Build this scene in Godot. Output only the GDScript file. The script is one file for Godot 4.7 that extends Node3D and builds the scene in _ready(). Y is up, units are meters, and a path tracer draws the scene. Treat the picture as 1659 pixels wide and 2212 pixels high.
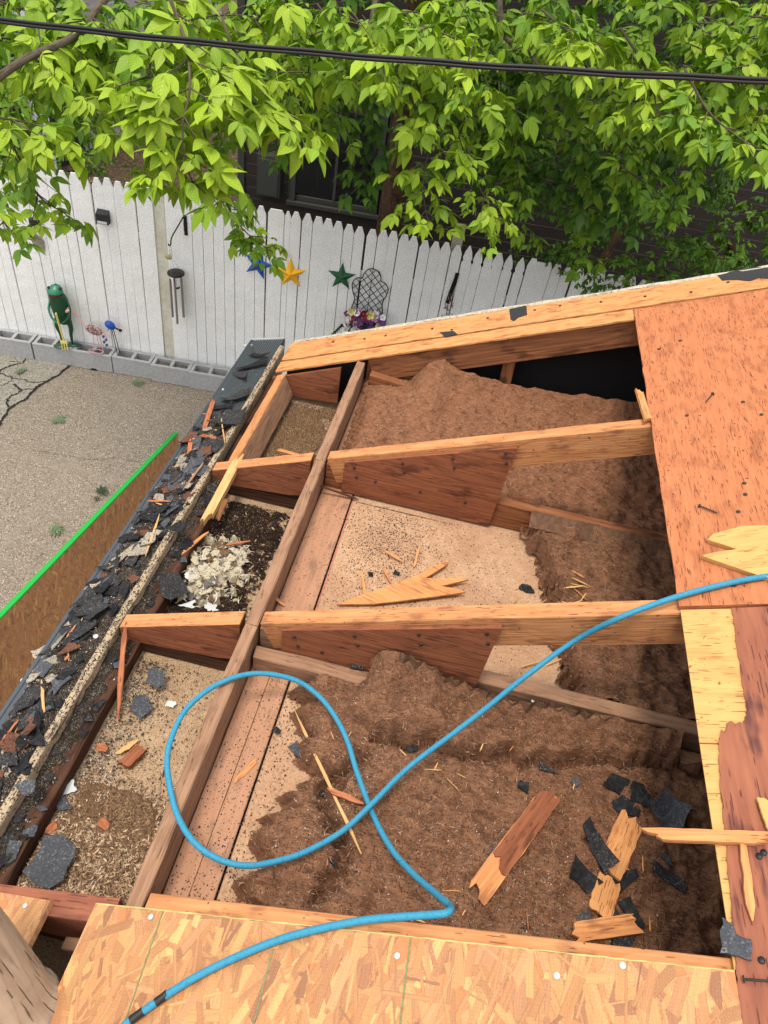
extends Node3D

# ---------------------------------------------------------------- camera model (pixel grid 1659 x 2212)
const CO := Vector3(0.28378, 1.30317, 0.36378)
var CB := Basis(Vector3(0.9725, 0.1379, -0.1879), Vector3(-0.2290, 0.7159, -0.6596), Vector3(0.0436, 0.6844, 0.7278)).orthonormalized()
const FP := 1529.0
const TH := 0.402714
const FD := Vector3(0.9943, 0, -0.1063)      # along the fence
const FN := Vector3(0.1063, 0, 0.9943)       # out of the fence towards the yard
const FO := Vector3(-3.048, -2.95, -5.432)   # a point at the fence foot
const GY := -2.95                            # ground level
const CEIL := -0.105
const SOF := -0.235
var M := {}
var names := {}
var rng := RandomNumberGenerator.new()

func ray(px, py) -> Vector3:
	return CB * Vector3((px - 829.5) / FP, -(py - 1106.0) / FP, -1.0)
func on_y(px, py, y) -> Vector3:
	var v = ray(px, py); return CO + v * ((y - CO.y) / v.y)
func on_z(px, py, z) -> Vector3:
	var v = ray(px, py); return CO + v * ((z - CO.z) / v.z)
func on_roof(px, py, w := 0.0) -> Vector3:
	var n := Vector3(-sin(TH), cos(TH), 0); var v = ray(px, py)
	return CO + v * ((w - n.dot(CO)) / n.dot(v))
func on_fence(px, py, off := 0.0) -> Vector3:
	var v = ray(px, py); return CO + v * (FN.dot(FO + FN * off - CO) / FN.dot(v))
func at_dist(px, py, d) -> Vector3:
	return CO + ray(px, py).normalized() * d
func rf(u, w, z) -> Vector3:
	return Vector3(u * cos(TH) - w * sin(TH), u * sin(TH) + w * cos(TH), z)
func uz(p: Vector3) -> Vector2:      # roof coordinates of a point: u along slope, z
	return Vector2(p.x * cos(TH) + p.y * sin(TH), p.z)
func roof_basis(turn := 0.0) -> Basis:
	return Basis(Vector3(0, 0, 1), TH) * Basis(Vector3(0, 1, 0), turn)
func fence_at(s, h, off := 0.0) -> Vector3:
	return FO + FD * s + Vector3(0, h, 0) + FN * off
func fence_basis() -> Basis:
	return Basis(FD, Vector3.UP, FN)

# ---------------------------------------------------------------- naming
func numbered(called: String) -> String:
	if not names.has(called):
		names[called] = 0
		return called
	names[called] += 1
	return "%s_%03d" % [called, names[called]]
func tag(o, label := "", category := "", group := "", kind := ""):
	if label: o.set_meta("label", label)
	if category: o.set_meta("category", category)
	if group: o.set_meta("group", group)
	if kind: o.set_meta("kind", kind)
	return o
func thing(called, label, category, at := Vector3.ZERO, basis := Basis(), group := "") -> Node3D:
	var o := Node3D.new(); o.name = numbered(called); add_child(o)
	o.transform = Transform3D(basis, at)
	tag(o, label, category, group)
	return o
func obj(called, mesh: Mesh, m, parent = self, xf := Transform3D()) -> MeshInstance3D:
	var o := MeshInstance3D.new()
	o.mesh = mesh
	if m: o.material_override = m
	o.name = numbered(called) if parent == self else called
	parent.add_child(o, true)
	o.global_transform = xf
	return o
func lobj(called, mesh: Mesh, m, parent, xf := Transform3D()) -> MeshInstance3D:      # placed in its parent's own frame
	return obj(called, mesh, m, parent, parent.global_transform * xf)

# ---------------------------------------------------------------- mesh helpers
func new_st() -> SurfaceTool:
	var st := SurfaceTool.new(); st.begin(Mesh.PRIMITIVE_TRIANGLES); st.set_smooth_group(-1); return st
func done(st: SurfaceTool) -> ArrayMesh:
	st.generate_normals(); return st.commit()
func tri(st, a, b, c, ua := Vector2.ZERO, ub := Vector2.ZERO, uc := Vector2.ZERO):
	st.set_uv(ua); st.add_vertex(a); st.set_uv(ub); st.add_vertex(b); st.set_uv(uc); st.add_vertex(c)
func quad(st, a, b, c, d, ua := Vector2.ZERO, ub := Vector2.ZERO, uc := Vector2.ZERO, ud := Vector2.ZERO):
	tri(st, a, b, c, ua, ub, uc); tri(st, a, c, d, ua, uc, ud)

# chamfered board along +X from 0 to L, t along Y, w along Z, centred on the axis
func board_mesh(L, w, t, ch := 0.002, seg := 1, jit := 0.0, sd := 0, rag := 0.0) -> ArrayMesh:
	var st := new_st(); var r := RandomNumberGenerator.new(); r.seed = sd + 11
	var hw = w * 0.5; var ht = t * 0.5
	var cs = [Vector2(hw - ch, ht), Vector2(hw, ht - ch), Vector2(hw, -ht + ch), Vector2(hw - ch, -ht), Vector2(-hw + ch, -ht), Vector2(-hw, -ht + ch), Vector2(-hw, ht - ch), Vector2(-hw + ch, ht)]
	var per = [0.0]
	for i in 8: per.append(per[i] + cs[i].distance_to(cs[(i + 1) % 8]))
	var uo := Vector2(r.randf() * 3.0, r.randf() * 2.0)
	var rings = []
	for k in seg + 1:
		var ring = []
		for i in 8:
			var j := Vector2(r.randf_range(-jit, jit), r.randf_range(-jit, jit)) if jit > 0 else Vector2.ZERO
			var x = L * k / float(seg)
			if rag > 0 and (k == 0 or k == seg): x += r.randf_range(-rag, rag)
			ring.append(Vector3(x, cs[i].y + j.y, cs[i].x + j.x))
		rings.append(ring)
	for k in seg:
		for i in 8:
			var n = (i + 1) % 8
			var a = rings[k][i]; var b = rings[k][n]; var c = rings[k + 1][n]; var d = rings[k + 1][i]
			quad(st, a, d, c, b, Vector2(a.x, per[i]) + uo, Vector2(d.x, per[i]) + uo, Vector2(c.x, per[i + 1]) + uo, Vector2(b.x, per[i + 1]) + uo)
	for e in 2:
		var ring = rings[0] if e == 0 else rings[seg]
		for i in range(1, 7):
			var p = [ring[0], ring[i], ring[i + 1]]
			if e == 1: p = [ring[0], ring[i + 1], ring[i]]
			tri(st, p[0], p[1], p[2], Vector2(p[0].y * 0.3, p[0].z) + uo, Vector2(p[1].y * 0.3, p[1].z) + uo, Vector2(p[2].y * 0.3, p[2].z) + uo)
	return done(st)
func board_xf(a: Vector3, b: Vector3, up: Vector3) -> Transform3D:
	var x := (b - a).normalized(); var z := x.cross(up).normalized(); var y := z.cross(x).normalized()
	return Transform3D(Basis(x, y, z), a)
func board(called, a, b, up, w, t, m, parent = self, ch := 0.002, seg := 1, jit := 0.0, rag := 0.0) -> MeshInstance3D:
	return obj(called, board_mesh(a.distance_to(b), w, t, ch, seg, jit, int(abs(a.x * 977 + a.y * 331 + a.z * 571) * 10), rag), m, parent, board_xf(a, b, up))

# flat slab: polygon in the XZ plane, y from 0 to thick; uv = (x, z) metres, turned by uvr
func slab_mesh(poly: PackedVector2Array, thick: float, uvr := 0.0, uo := Vector2.ZERO) -> ArrayMesh:
	var st := new_st()
	if Geometry2D.is_polygon_clockwise(poly): poly.reverse()
	var ix := Geometry2D.triangulate_polygon(poly)
	for k in range(0, ix.size(), 3):
		var q = [poly[ix[k]], poly[ix[k + 1]], poly[ix[k + 2]]]
		if (q[1] - q[0]).cross(q[2] - q[0]) < 0: q = [q[0], q[2], q[1]]
		tri(st, Vector3(q[0].x, thick, q[0].y), Vector3(q[1].x, thick, q[1].y), Vector3(q[2].x, thick, q[2].y), q[0].rotated(uvr) + uo, q[1].rotated(uvr) + uo, q[2].rotated(uvr) + uo)
		tri(st, Vector3(q[0].x, 0, q[0].y), Vector3(q[2].x, 0, q[2].y), Vector3(q[1].x, 0, q[1].y), q[0].rotated(uvr) + uo, q[2].rotated(uvr) + uo, q[1].rotated(uvr) + uo)
	for i in poly.size():
		var a = poly[i]; var b = poly[(i + 1) % poly.size()]
		var l = a.distance_to(b)
		quad(st, Vector3(a.x, 0, a.y), Vector3(b.x, 0, b.y), Vector3(b.x, thick, b.y), Vector3(a.x, thick, a.y), uo, Vector2(l, 0) + uo, Vector2(l, thick) + uo, Vector2(0, thick) + uo)
	return done(st)

# bent ragged flake: closed outline in XZ, three rings, bent and thick
func flake_mesh(outline: Array, thick: float, bend: float, bdir: float, sd := 0) -> ArrayMesh:
	var st := new_st(); var n = outline.size()
	var c := Vector2.ZERO
	for p in outline: c += p
	c /= n
	var bd := Vector2(cos(bdir), sin(bdir))
	var lift = func(p: Vector2) -> float:
		var s = (p - c).dot(bd); return bend * s * s
	var r0 = []; var r1 = []
	for p in outline:
		r0.append(p); r1.append(c.lerp(p, 0.55))
	var v3 = func(p: Vector2, o: float) -> Vector3: return Vector3(p.x, lift.call(p) + o, p.y)
	for i in n:
		var j = (i + 1) % n
		for s in 2:
			var o = thick if s == 0 else 0.0
			var A = v3.call(r0[i], o); var B = v3.call(r0[j], o); var Cc = v3.call(r1[j], o); var D = v3.call(r1[i], o); var E = v3.call(c, o)
			if s == 0:
				quad(st, A, B, Cc, D, r0[i], r0[j], r1[j], r1[i]); tri(st, D, Cc, E, r1[i], r1[j], c)
			else:
				quad(st, A, D, Cc, B, r0[i], r1[i], r1[j], r0[j]); tri(st, D, E, Cc, r1[i], c, r1[j])
		quad(st, v3.call(r0[i], 0.0), v3.call(r0[j], 0.0), v3.call(r0[j], thick), v3.call(r0[i], thick), r0[i], r0[j], r0[j], r0[i])
	return done(st)
func ragged(sx, sz, n, rough, sd) -> Array:
	var r := RandomNumberGenerator.new(); r.seed = sd; var o = []
	var sq = r.randf_range(0.4, 0.9)
	for i in n:
		var a = -TAU * i / n + r.randf_range(-0.12, 0.12)
		var c := Vector2(cos(a), sin(a)); var m = lerp(1.0, 1.0 / max(abs(c.x), abs(c.y)), sq)
		m *= r.randf_range(1.0 - rough, 1.0 + rough * 0.4)
		o.append(Vector2(c.x * sx * m, c.y * sz * m) * 0.5)
	return o

# torn piece: a few straight edges between corners, edges ragged
func torn(sx, sz, sd, rough := 0.05) -> Array:
	var r := RandomNumberGenerator.new(); r.seed = sd; var n = [3, 4, 4, 4, 5, 5][r.randi() % 6]; var c = []; var a0 = r.randf() * TAU
	if n == 4: a0 = PI / 4
	for i in n:
		var a = a0 - TAU * (i + r.randf_range(-0.22, 0.22)) / n
		c.append(Vector2(cos(a) * sx, sin(a) * sz) * 0.5 * r.randf_range(0.85, 1.25) * (1.3 if n < 5 else 1.1))
	var o = []; var k = 5
	for i in n:
		var p: Vector2 = c[i]; var q: Vector2 = c[(i + 1) % n]; var d = (q - p).orthogonal().normalized(); var amp = min(sx, sz) * rough * r.randf_range(0.3, 2.0); var bowe = r.randf_range(-0.6, 1.2) * amp
		for j in k:
			var f = j / float(k); o.append(p.lerp(q, f) + d * (r.randf_range(-amp, amp) * (0.0 if j == 0 else 1.0) + bowe * sin(PI * f)))
	return o
# split piece of board: straight sides, both ends broken into teeth
func shard_mesh(L, w, t, sd) -> ArrayMesh:
	var r := RandomNumberGenerator.new(); r.seed = sd; var p := PackedVector2Array(); var h = w * 0.5
	var m = 9; var e0 = r.randf_range(0.08, 0.22) * L; var e1 = r.randf_range(0.08, 0.22) * L
	for i in m: p.append(Vector2(lerp(e0, L - e1, i / float(m - 1)), -h * r.randf_range(0.9, 1.0)))
	for e in 2:
		var ys = [-0.9]
		while ys[-1] < 0.75: ys.append(ys[-1] + r.randf_range(0.12, 0.5))
		var sl = r.randf_range(-1.0, 1.0)
		for i in ys.size():
			var y = clampf(ys[i], -0.97, 0.97); var q = clampf(0.5 + sl * y * 0.5 + r.randf_range(-0.35, 0.35), 0.0, 1.0)
			if e == 0: p.append(Vector2(L - e1 + e1 * q, y * h))
			else: p.append(Vector2(e0 - e0 * q, -y * h))
		if e == 0:
			for i in m: p.append(Vector2(lerp(L - e1, e0, i / float(m - 1)), h * r.randf_range(0.9, 1.0)))
	return slab_mesh(p, t, 0.0, Vector2(r.randf(), r.randf()))
# sliver of wood along +X, jagged ends
func splinter_mesh(L, w, t, sd, bend := 0.0, seg := 6) -> ArrayMesh:
	var st := new_st(); var r := RandomNumberGenerator.new(); r.seed = sd
	var rings = []
	for k in seg + 1:
		var f = k / float(seg)
		var e = min(1.0, min(f, 1.0 - f) * 4.0 + r.randf_range(0.1, 0.4))
		var ww = w * e * r.randf_range(0.75, 1.1); var tt = t * lerp(0.5, 1.0, e)
		var cz = r.randf_range(-0.12, 0.12) * w; var cy = bend * (f - 0.5) * (f - 0.5) * L
		var x = L * f
		rings.append([Vector3(x + r.randf_range(-0.01, 0.01) * L, cy + tt, cz - ww * 0.5), Vector3(x, cy + tt * r.randf_range(0.8, 1.1), cz + ww * 0.5), Vector3(x, cy, cz + ww * 0.5), Vector3(x, cy, cz - ww * 0.5)])
	var uo := Vector2(r.randf() * 2, r.randf() * 2)
	for k in seg:
		for i in 4:
			var n = (i + 1) % 4
			var a = rings[k][i]; var b = rings[k][n]; var c = rings[k + 1][n]; var d = rings[k + 1][i]
			quad(st, a, d, c, b, Vector2(a.x, a.z) + uo, Vector2(d.x, d.z) + uo, Vector2(c.x, c.z + c.y) + uo, Vector2(b.x, b.z + b.y) + uo)
	for e in 2:
		var q = rings[0] if e == 0 else rings[seg]
		if e == 0: quad(st, q[0], q[1], q[2], q[3])
		else: quad(st, q[3], q[2], q[1], q[0])
	return done(st)

# tube along points with radii (smooth)
func tube_mesh(pts: Array, rad, sides := 10, caps := true) -> ArrayMesh:
	var st := SurfaceTool.new(); st.begin(Mesh.PRIMITIVE_TRIANGLES); st.set_smooth_group(0)
	var n = pts.size(); var up := Vector3.UP; var rings = []; var len = 0.0; var vs = []
	for i in n:
		var d: Vector3 = (pts[min(i + 1, n - 1)] - pts[max(i - 1, 0)]).normalized()
		if abs(d.dot(up)) > 0.95: up = Vector3(1, 0.1, 0.2).normalized()
		var s = d.cross(up).normalized(); var u = s.cross(d).normalized(); up = u
		var r = rad[i] if rad is Array else rad
		var ring = []
		for k in sides:
			var a = TAU * k / sides
			ring.append(pts[i] + (s * cos(a) + u * sin(a)) * r)
		rings.append(ring); vs.append(len)
		if i < n - 1: len += pts[i].distance_to(pts[i + 1])
	for i in n - 1:
		for k in sides:
			var j = (k + 1) % sides
			quad(st, rings[i][k], rings[i][j], rings[i + 1][j], rings[i + 1][k], Vector2(vs[i], k / float(sides)), Vector2(vs[i], (k + 1) / float(sides)), Vector2(vs[i + 1], (k + 1) / float(sides)), Vector2(vs[i + 1], k / float(sides)))
	if caps:
		st.set_smooth_group(-1)
		for e in 2:
			var ring = rings[0] if e == 0 else rings[n - 1]
			for k in range(1, sides - 1):
				if e == 0: tri(st, ring[0], ring[k + 1], ring[k])
				else: tri(st, ring[0], ring[k], ring[k + 1])
	return done(st)
func curve_pts(ctrl: Array, step := 0.012) -> Array:
	var c := Curve3D.new(); c.bake_interval = step
	var n = ctrl.size()
	for i in n:
		var t = (ctrl[min(i + 1, n - 1)] - ctrl[max(i - 1, 0)]) / 6.0
		c.add_point(ctrl[i], -t, t)
	var o = []
	for p in c.get_baked_points(): o.append(p)
	return o
func lathe_mesh(prof: Array, sides := 16, sq := Vector2.ONE) -> ArrayMesh:   # prof: Vector2(radius, y)
	var st := SurfaceTool.new(); st.begin(Mesh.PRIMITIVE_TRIANGLES); st.set_smooth_group(0)
	for i in prof.size() - 1:
		for k in sides:
			var a0 = TAU * k / sides; var a1 = TAU * (k + 1) / sides
			var p = func(q, a): return Vector3(q.x * cos(a) * sq.x, q.y, q.x * sin(a) * sq.y)
			quad(st, p.call(prof[i], a0), p.call(prof[i + 1], a0), p.call(prof[i + 1], a1), p.call(prof[i], a1), Vector2(k / float(sides), prof[i].y), Vector2(k / float(sides), prof[i + 1].y), Vector2((k + 1) / float(sides), prof[i + 1].y), Vector2((k + 1) / float(sides), prof[i].y))
	return done(st)
func loft_mesh(secs: Array, sides := 16) -> ArrayMesh:   # secs: [centre, rx, rz] ellipses stacked along y
	var st := SurfaceTool.new(); st.begin(Mesh.PRIMITIVE_TRIANGLES); st.set_smooth_group(0)
	for i in secs.size() - 1:
		for k in sides:
			var p = func(s, a): return s[0] + Vector3(s[1] * cos(a), 0, s[2] * sin(a))
			var a0 = TAU * k / sides; var a1 = TAU * (k + 1) / sides
			quad(st, p.call(secs[i], a0), p.call(secs[i + 1], a0), p.call(secs[i + 1], a1), p.call(secs[i], a1))
	return done(st)
func ball_mesh(r: Vector3, seg := 10) -> ArrayMesh:
	var prof = []
	for i in seg + 1:
		var a = -PI / 2 + PI * i / seg
		prof.append(Vector2(max(0.001, cos(a)) * r.x, sin(a) * r.y))
	return lathe_mesh(prof, seg * 2, Vector2(1, r.z / r.x))

# grid sheet with heights from a callable; cells with mask < 0 left out
func field_mesh(x0, x1, z0, z1, step, hf: Callable, uvs := 1.0, swap := false) -> ArrayMesh:
	var nx = int(round((x1 - x0) / step)); var nz = int(round((z1 - z0) / step))
	var P := PackedVector3Array(); var U := PackedVector2Array(); var ok := PackedByteArray(); var N := PackedVector3Array()
	for j in nz + 1:
		for i in nx + 1:
			var x = lerp(x0, x1, i / float(nx)); var z = lerp(z0, z1, j / float(nz))
			var h = hf.call(x, z)      # Vector2(height, mask)
			P.append(Vector3(x, h.x, z)); U.append(Vector2(z + 0.15 * x, x) * uvs if swap else Vector2(x, z) * uvs); ok.append(1 if h.y >= 0 else 0)
	N.resize(P.size())
	var I := PackedInt32Array(); var W = nx + 1
	for j in nz:
		for i in nx:
			var a = j * W + i
			if ok[a] + ok[a + 1] + ok[a + W] + ok[a + W + 1] < 3: continue
			I.append_array([a, a + 1, a + W + 1, a, a + W + 1, a + W])
	for j in nz + 1:
		for i in nx + 1:
			var l = P[j * W + max(i - 1, 0)]; var r = P[j * W + min(i + 1, nx)]
			var u = P[max(j - 1, 0) * W + i]; var d = P[min(j + 1, nz) * W + i]
			N[j * W + i] = (d - u).cross(r - l).normalized()
	var arr = []; arr.resize(Mesh.ARRAY_MAX)
	arr[Mesh.ARRAY_VERTEX] = P; arr[Mesh.ARRAY_TEX_UV] = U; arr[Mesh.ARRAY_NORMAL] = N; arr[Mesh.ARRAY_INDEX] = I
	var m := ArrayMesh.new(); m.add_surface_from_arrays(Mesh.PRIMITIVE_TRIANGLES, arr)
	return m

func multi(called, mesh, m, xfs: Array, cols: Array, parent = self) -> MultiMeshInstance3D:
	var mm := MultiMesh.new(); mm.transform_format = MultiMesh.TRANSFORM_3D; mm.use_colors = true; mm.mesh = mesh
	mm.instance_count = xfs.size()
	for i in xfs.size():
		mm.set_instance_transform(i, xfs[i]); mm.set_instance_color(i, cols[i])
	var o := MultiMeshInstance3D.new(); o.multimesh = mm; o.material_override = m
	o.name = numbered(called) if parent == self else called
	parent.add_child(o, true)
	o.global_transform = Transform3D()
	return o

# ---------------------------------------------------------------- textures
func nz(w, h, sd, freq, octv := 3, type := FastNoiseLite.TYPE_SIMPLEX_SMOOTH, rw := 0, rh := 0) -> PackedByteArray:
	var n := FastNoiseLite.new(); n.seed = sd; n.frequency = freq; n.noise_type = type; n.fractal_octaves = octv
	var im := n.get_seamless_image(w, h)
	im.convert(Image.FORMAT_L8)
	if rw > 0: im.resize(rw, rh, Image.INTERPOLATE_CUBIC)
	return im.get_data()
func tex_from(w, h, data: PackedByteArray) -> ImageTexture:
	var im := Image.create_from_data(w, h, false, Image.FORMAT_RGB8, data)
	im.generate_mipmaps()
	return ImageTexture.create_from_image(im)
func norm_from(w, h, g: PackedByteArray, k: float) -> ImageTexture:
	var im := Image.create_from_data(w, h, false, Image.FORMAT_L8, g)
	im.convert(Image.FORMAT_RGBA8); im.bump_map_to_normal_map(k); im.generate_mipmaps()
	return ImageTexture.create_from_image(im)
# wood, grain along U. light/dark/stain are sRGB
func wood(sd, light: Color, dark: Color, stain: Color, rings := 6.0, contrast := 0.5, stain_amt := 0.3, fissure := 0.0, W := 1024, H := 256, size := Vector2(1.0, 0.25), rough := 0.8, nk := 3.0, pits := 0.0) -> StandardMaterial3D:
	var fine := nz(W / 16, H, sd, 0.12, 3, FastNoiseLite.TYPE_SIMPLEX_SMOOTH, W, H)
	var mid := nz(W / 8, H / 2, sd + 1, 0.05, 3, FastNoiseLite.TYPE_SIMPLEX_SMOOTH, W, H)
	var warp := nz(W / 16, H / 4, sd + 2, 0.03, 2, FastNoiseLite.TYPE_SIMPLEX_SMOOTH, W, H)
	var blot := nz(W / 4, H / 2, sd + 3, 0.03, 4, FastNoiseLite.TYPE_SIMPLEX_SMOOTH, W, H)
	var pit := nz(W / 2, H / 2, sd + 4, 0.11, 2, FastNoiseLite.TYPE_SIMPLEX_SMOOTH, W, H)
	var thin := nz(W / 16, H, sd + 5, 0.28, 2, FastNoiseLite.TYPE_SIMPLEX_SMOOTH, W, H)
	var out := PackedByteArray(); out.resize(W * H * 3); var g := PackedByteArray(); g.resize(W * H)
	var i: int = 0; var o: int = 0
	var Lr: float = light.r * 255.0; var Lg: float = light.g * 255.0; var Lb: float = light.b * 255.0
	var Dr: float = dark.r * 255.0 - Lr; var Dg: float = dark.g * 255.0 - Lg; var Db: float = dark.b * 255.0 - Lb
	var Sr: float = stain.r * 255.0; var Sg: float = stain.g * 255.0; var Sb: float = stain.b * 255.0
	var con: float = contrast; var sam: float = stain_amt; var fis: float = fissure; var pth: float = pits
	for y: int in H:
		var v0: float = rings * y / float(H)
		for x: int in W:
			var f: float = fine[i] * 0.00392; var md: float = mid[i] * 0.00392
			var fr: float = fmod(v0 + warp[i] * 0.00784, 1.0)
			var late: float = fr * fr * fr
			if fr > 0.93: late *= (1.0 - fr) * 14.28
			var m: float = clampf(late * con + (f - 0.5) * 0.55 + (md - 0.5) * 0.5 + 0.3, 0.0, 1.0)
			var s: float = clampf((blot[i] * 0.00392 - 0.62 + (f - 0.5) * 0.25) * 4.0, 0.0, 1.0) * sam
			var hgt: float = 0.75 - late * 0.15 + (f - 0.5) * 0.3
			if fis > 0.0 and thin[i] < fis * 255.0:
				var q: float = clampf((fis - thin[i] * 0.00392) * 14.0, 0.0, 1.0) * clampf((md - 0.30) * 6.0, 0.0, 1.0)
				s = maxf(s, q * 0.85); hgt -= q * 0.6
			if pth > 0.0 and pit[i] < pth * 255.0:
				var q2: float = clampf((pth - pit[i] * 0.00392) * 16.0, 0.0, 1.0)
				s = maxf(s, q2 * 0.9); hgt -= q2 * 0.3
			var r: float = Lr + Dr * m; var gg: float = Lg + Dg * m; var b: float = Lb + Db * m
			out[o] = int(r + (Sr - r) * s); out[o + 1] = int(gg + (Sg - gg) * s); out[o + 2] = int(b + (Sb - b) * s)
			g[i] = int(clampf(hgt, 0.0, 1.0) * 255.0)
			i += 1; o += 3
	var m := StandardMaterial3D.new()
	m.albedo_texture = tex_from(W, H, out)
	m.normal_enabled = true; m.normal_texture = norm_from(W, H, g, nk); m.normal_scale = 0.8
	m.roughness = rough; m.uv1_scale = Vector3(1.0 / size.x, 1.0 / size.y, 1)
	m.metallic_specular = 0.3
	return m
func plain(c: Color, rough := 0.8, metal := 0.0) -> StandardMaterial3D:
	var m := StandardMaterial3D.new(); m.albedo_color = c; m.roughness = rough; m.metallic = metal
	return m
# speckled material on world triplanar mapping: list of [sRGB colour, share] chosen by cell noise, plus blotches
func speckle(sd, cols: Array, freq, size, blot_col: Color, blot_amt := 0.3, W := 512, nk := 4.0, type := FastNoiseLite.TYPE_CELLULAR, octv := 1, world := true, rough := 0.95) -> StandardMaterial3D:
	var n := FastNoiseLite.new(); n.seed = sd; n.frequency = freq; n.noise_type = type; n.fractal_octaves = octv
	if type == FastNoiseLite.TYPE_CELLULAR: n.cellular_return_type = FastNoiseLite.RETURN_CELL_VALUE; n.fractal_type = FastNoiseLite.FRACTAL_NONE
	var a := n.get_seamless_image(W, W); a.convert(Image.FORMAT_L8); var A := a.get_data()
	var blot := nz(W / 2, W / 2, sd + 7, 0.02, 4, FastNoiseLite.TYPE_SIMPLEX_SMOOTH, W, W)
	var fine := nz(W, W, sd + 8, 0.25, 2)
	var out := PackedByteArray(); out.resize(W * W * 3); var g := PackedByteArray(); g.resize(W * W)
	var lr := PackedFloat32Array(); var lg := PackedFloat32Array(); var lb := PackedFloat32Array(); var ls := PackedFloat32Array()
	for q in 256:
		var c: Color = cols[cols.size() - 1][0]; var acc = 0.0
		for e in cols:
			acc += e[1]
			if q / 255.0 <= acc:
				c = e[0]; break
		lr.append(c.r * 255.0); lg.append(c.g * 255.0); lb.append(c.b * 255.0)
		ls.append(clampf((q / 255.0 - 0.5) * 3.0 + 0.3, 0.0, 1.0) * blot_amt)
	var br: float = blot_col.r * 255.0; var bg: float = blot_col.g * 255.0; var bb: float = blot_col.b * 255.0
	var o: int = 0
	for i: int in W * W:
		var v: int = A[i]; var f: int = fine[i]; var s: float = ls[blot[i]]; var k: float = 0.88 + f * 0.00094
		out[o] = mini(255, int((lr[v] + (br - lr[v]) * s) * k)); out[o + 1] = mini(255, int((lg[v] + (bg - lg[v]) * s) * k)); out[o + 2] = mini(255, int((lb[v] + (bb - lb[v]) * s) * k))
		g[i] = (v * 6 + f * 4) / 10
		o += 3
	var m := StandardMaterial3D.new(); m.albedo_texture = tex_from(W, W, out)
	m.normal_enabled = true; m.normal_texture = norm_from(W, W, g, nk); m.roughness = rough; m.metallic_specular = 0.25
	if world: m.uv1_triplanar = true; m.uv1_world_triplanar = true
	m.uv1_scale = Vector3.ONE / size
	return m
func osb_tex(sd) -> StandardMaterial3D:
	var W = 1024; var H = 512; var r := RandomNumberGenerator.new(); r.seed = sd
	var out := PackedByteArray(); out.resize(W * H * 3); var g := PackedByteArray(); g.resize(W * H)
	var base = [Color(0.77, 0.60, 0.41), Color(0.74, 0.56, 0.38), Color(0.79, 0.63, 0.43), Color(0.71, 0.53, 0.375), Color(0.75, 0.57, 0.415), Color(0.63, 0.46, 0.345), Color(0.81, 0.66, 0.45)]
	var wgt = [0, 0, 1, 1, 1, 2, 3, 3, 4, 4, 4, 5, 6, 1, 3]
	for i in W * H:
		out[i * 3] = 190; out[i * 3 + 1] = 130; out[i * 3 + 2] = 85
	for k in 1700:
		var L = r.randf_range(45, 160); var w = r.randf_range(5, 30)
		if r.randf() < 0.35: w = r.randf_range(2, 8)
		if k > 900: L *= 0.6; w *= 0.6
		var an = r.randf_range(-0.55, 0.55) + PI / 2
		if r.randf() < 0.3: an = r.randf() * PI
		var cx = r.randf() * W; var cy = r.randf() * H; var ca = cos(an); var sa = sin(an)
		var c: Color = base[wgt[r.randi() % wgt.size()]]; var tone = r.randf_range(0.9, 1.06)
		var ph = r.randf() * 9.0; var hh = r.randf_range(90, 230); var sk0 = r.randf_range(-0.6, 0.6); var sk1 = r.randf_range(-0.6, 0.6)
		var fib = PackedFloat32Array()
		for q in int(w) + 2: fib.append(r.randf_range(0.95, 1.04) * tone)
		for b in int(w) + 1:
			var a = sk0 * b
			var ae = L + sk1 * b
			while a < ae:
				var x = posmod(int(cx + a * ca - b * sa), W); var y = posmod(int(cy + a * sa + b * ca), H)
				var i = y * W + x; var kk = fib[b]
				if b == 0 or b == int(w): kk *= 0.92
				out[i * 3] = mini(255, int(c.r * kk * 255)); out[i * 3 + 1] = mini(255, int(c.g * kk * 255)); out[i * 3 + 2] = mini(255, int(c.b * kk * 255))
				g[i] = int(hh * (0.8 if b == 0 else 1.0))
				a += 0.85
	# screen imprint and pits of the pressed face
	for y in H:
		for x in W:
			var i = y * W + x
			var s = 0.95 if (x % 4 == 0) != (y % 5 == 0) else 1.02
			if (x * 7919 + y * 104729 + (x * y) % 977) % 83 == 0: s = 0.78
			for q in 3: out[i * 3 + q] = mini(255, int(out[i * 3 + q] * s))
	var m := StandardMaterial3D.new(); m.albedo_texture = tex_from(W, H, out)
	m.normal_enabled = true; m.normal_texture = norm_from(W, H, g, 2.0); m.normal_scale = 0.5; m.roughness = 0.75
	m.uv1_scale = Vector3(1.0 / 0.9, 1.0 / 0.45, 1)
	return m
func leaf_tex() -> ImageTexture:
	var W = 64; var H = 128; var out := PackedByteArray(); out.resize(W * H * 3)
	for y in H:
		for x in W:
			var t = y / float(H); var s = abs(x - 31.5) / 31.5
			var v = 0.86
			if s < 0.05: v = 1.0
			var q = fposmod(t * 8.0 - s * 2.2, 1.0)
			if q < 0.1: v = 0.97
			elif q < 0.55: v = 0.83
			var i = (y * W + x) * 3
			out[i] = int(v * 255); out[i + 1] = int(v * 255); out[i + 2] = int(v * v * 255)
	return tex_from(W, H, out)

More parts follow.
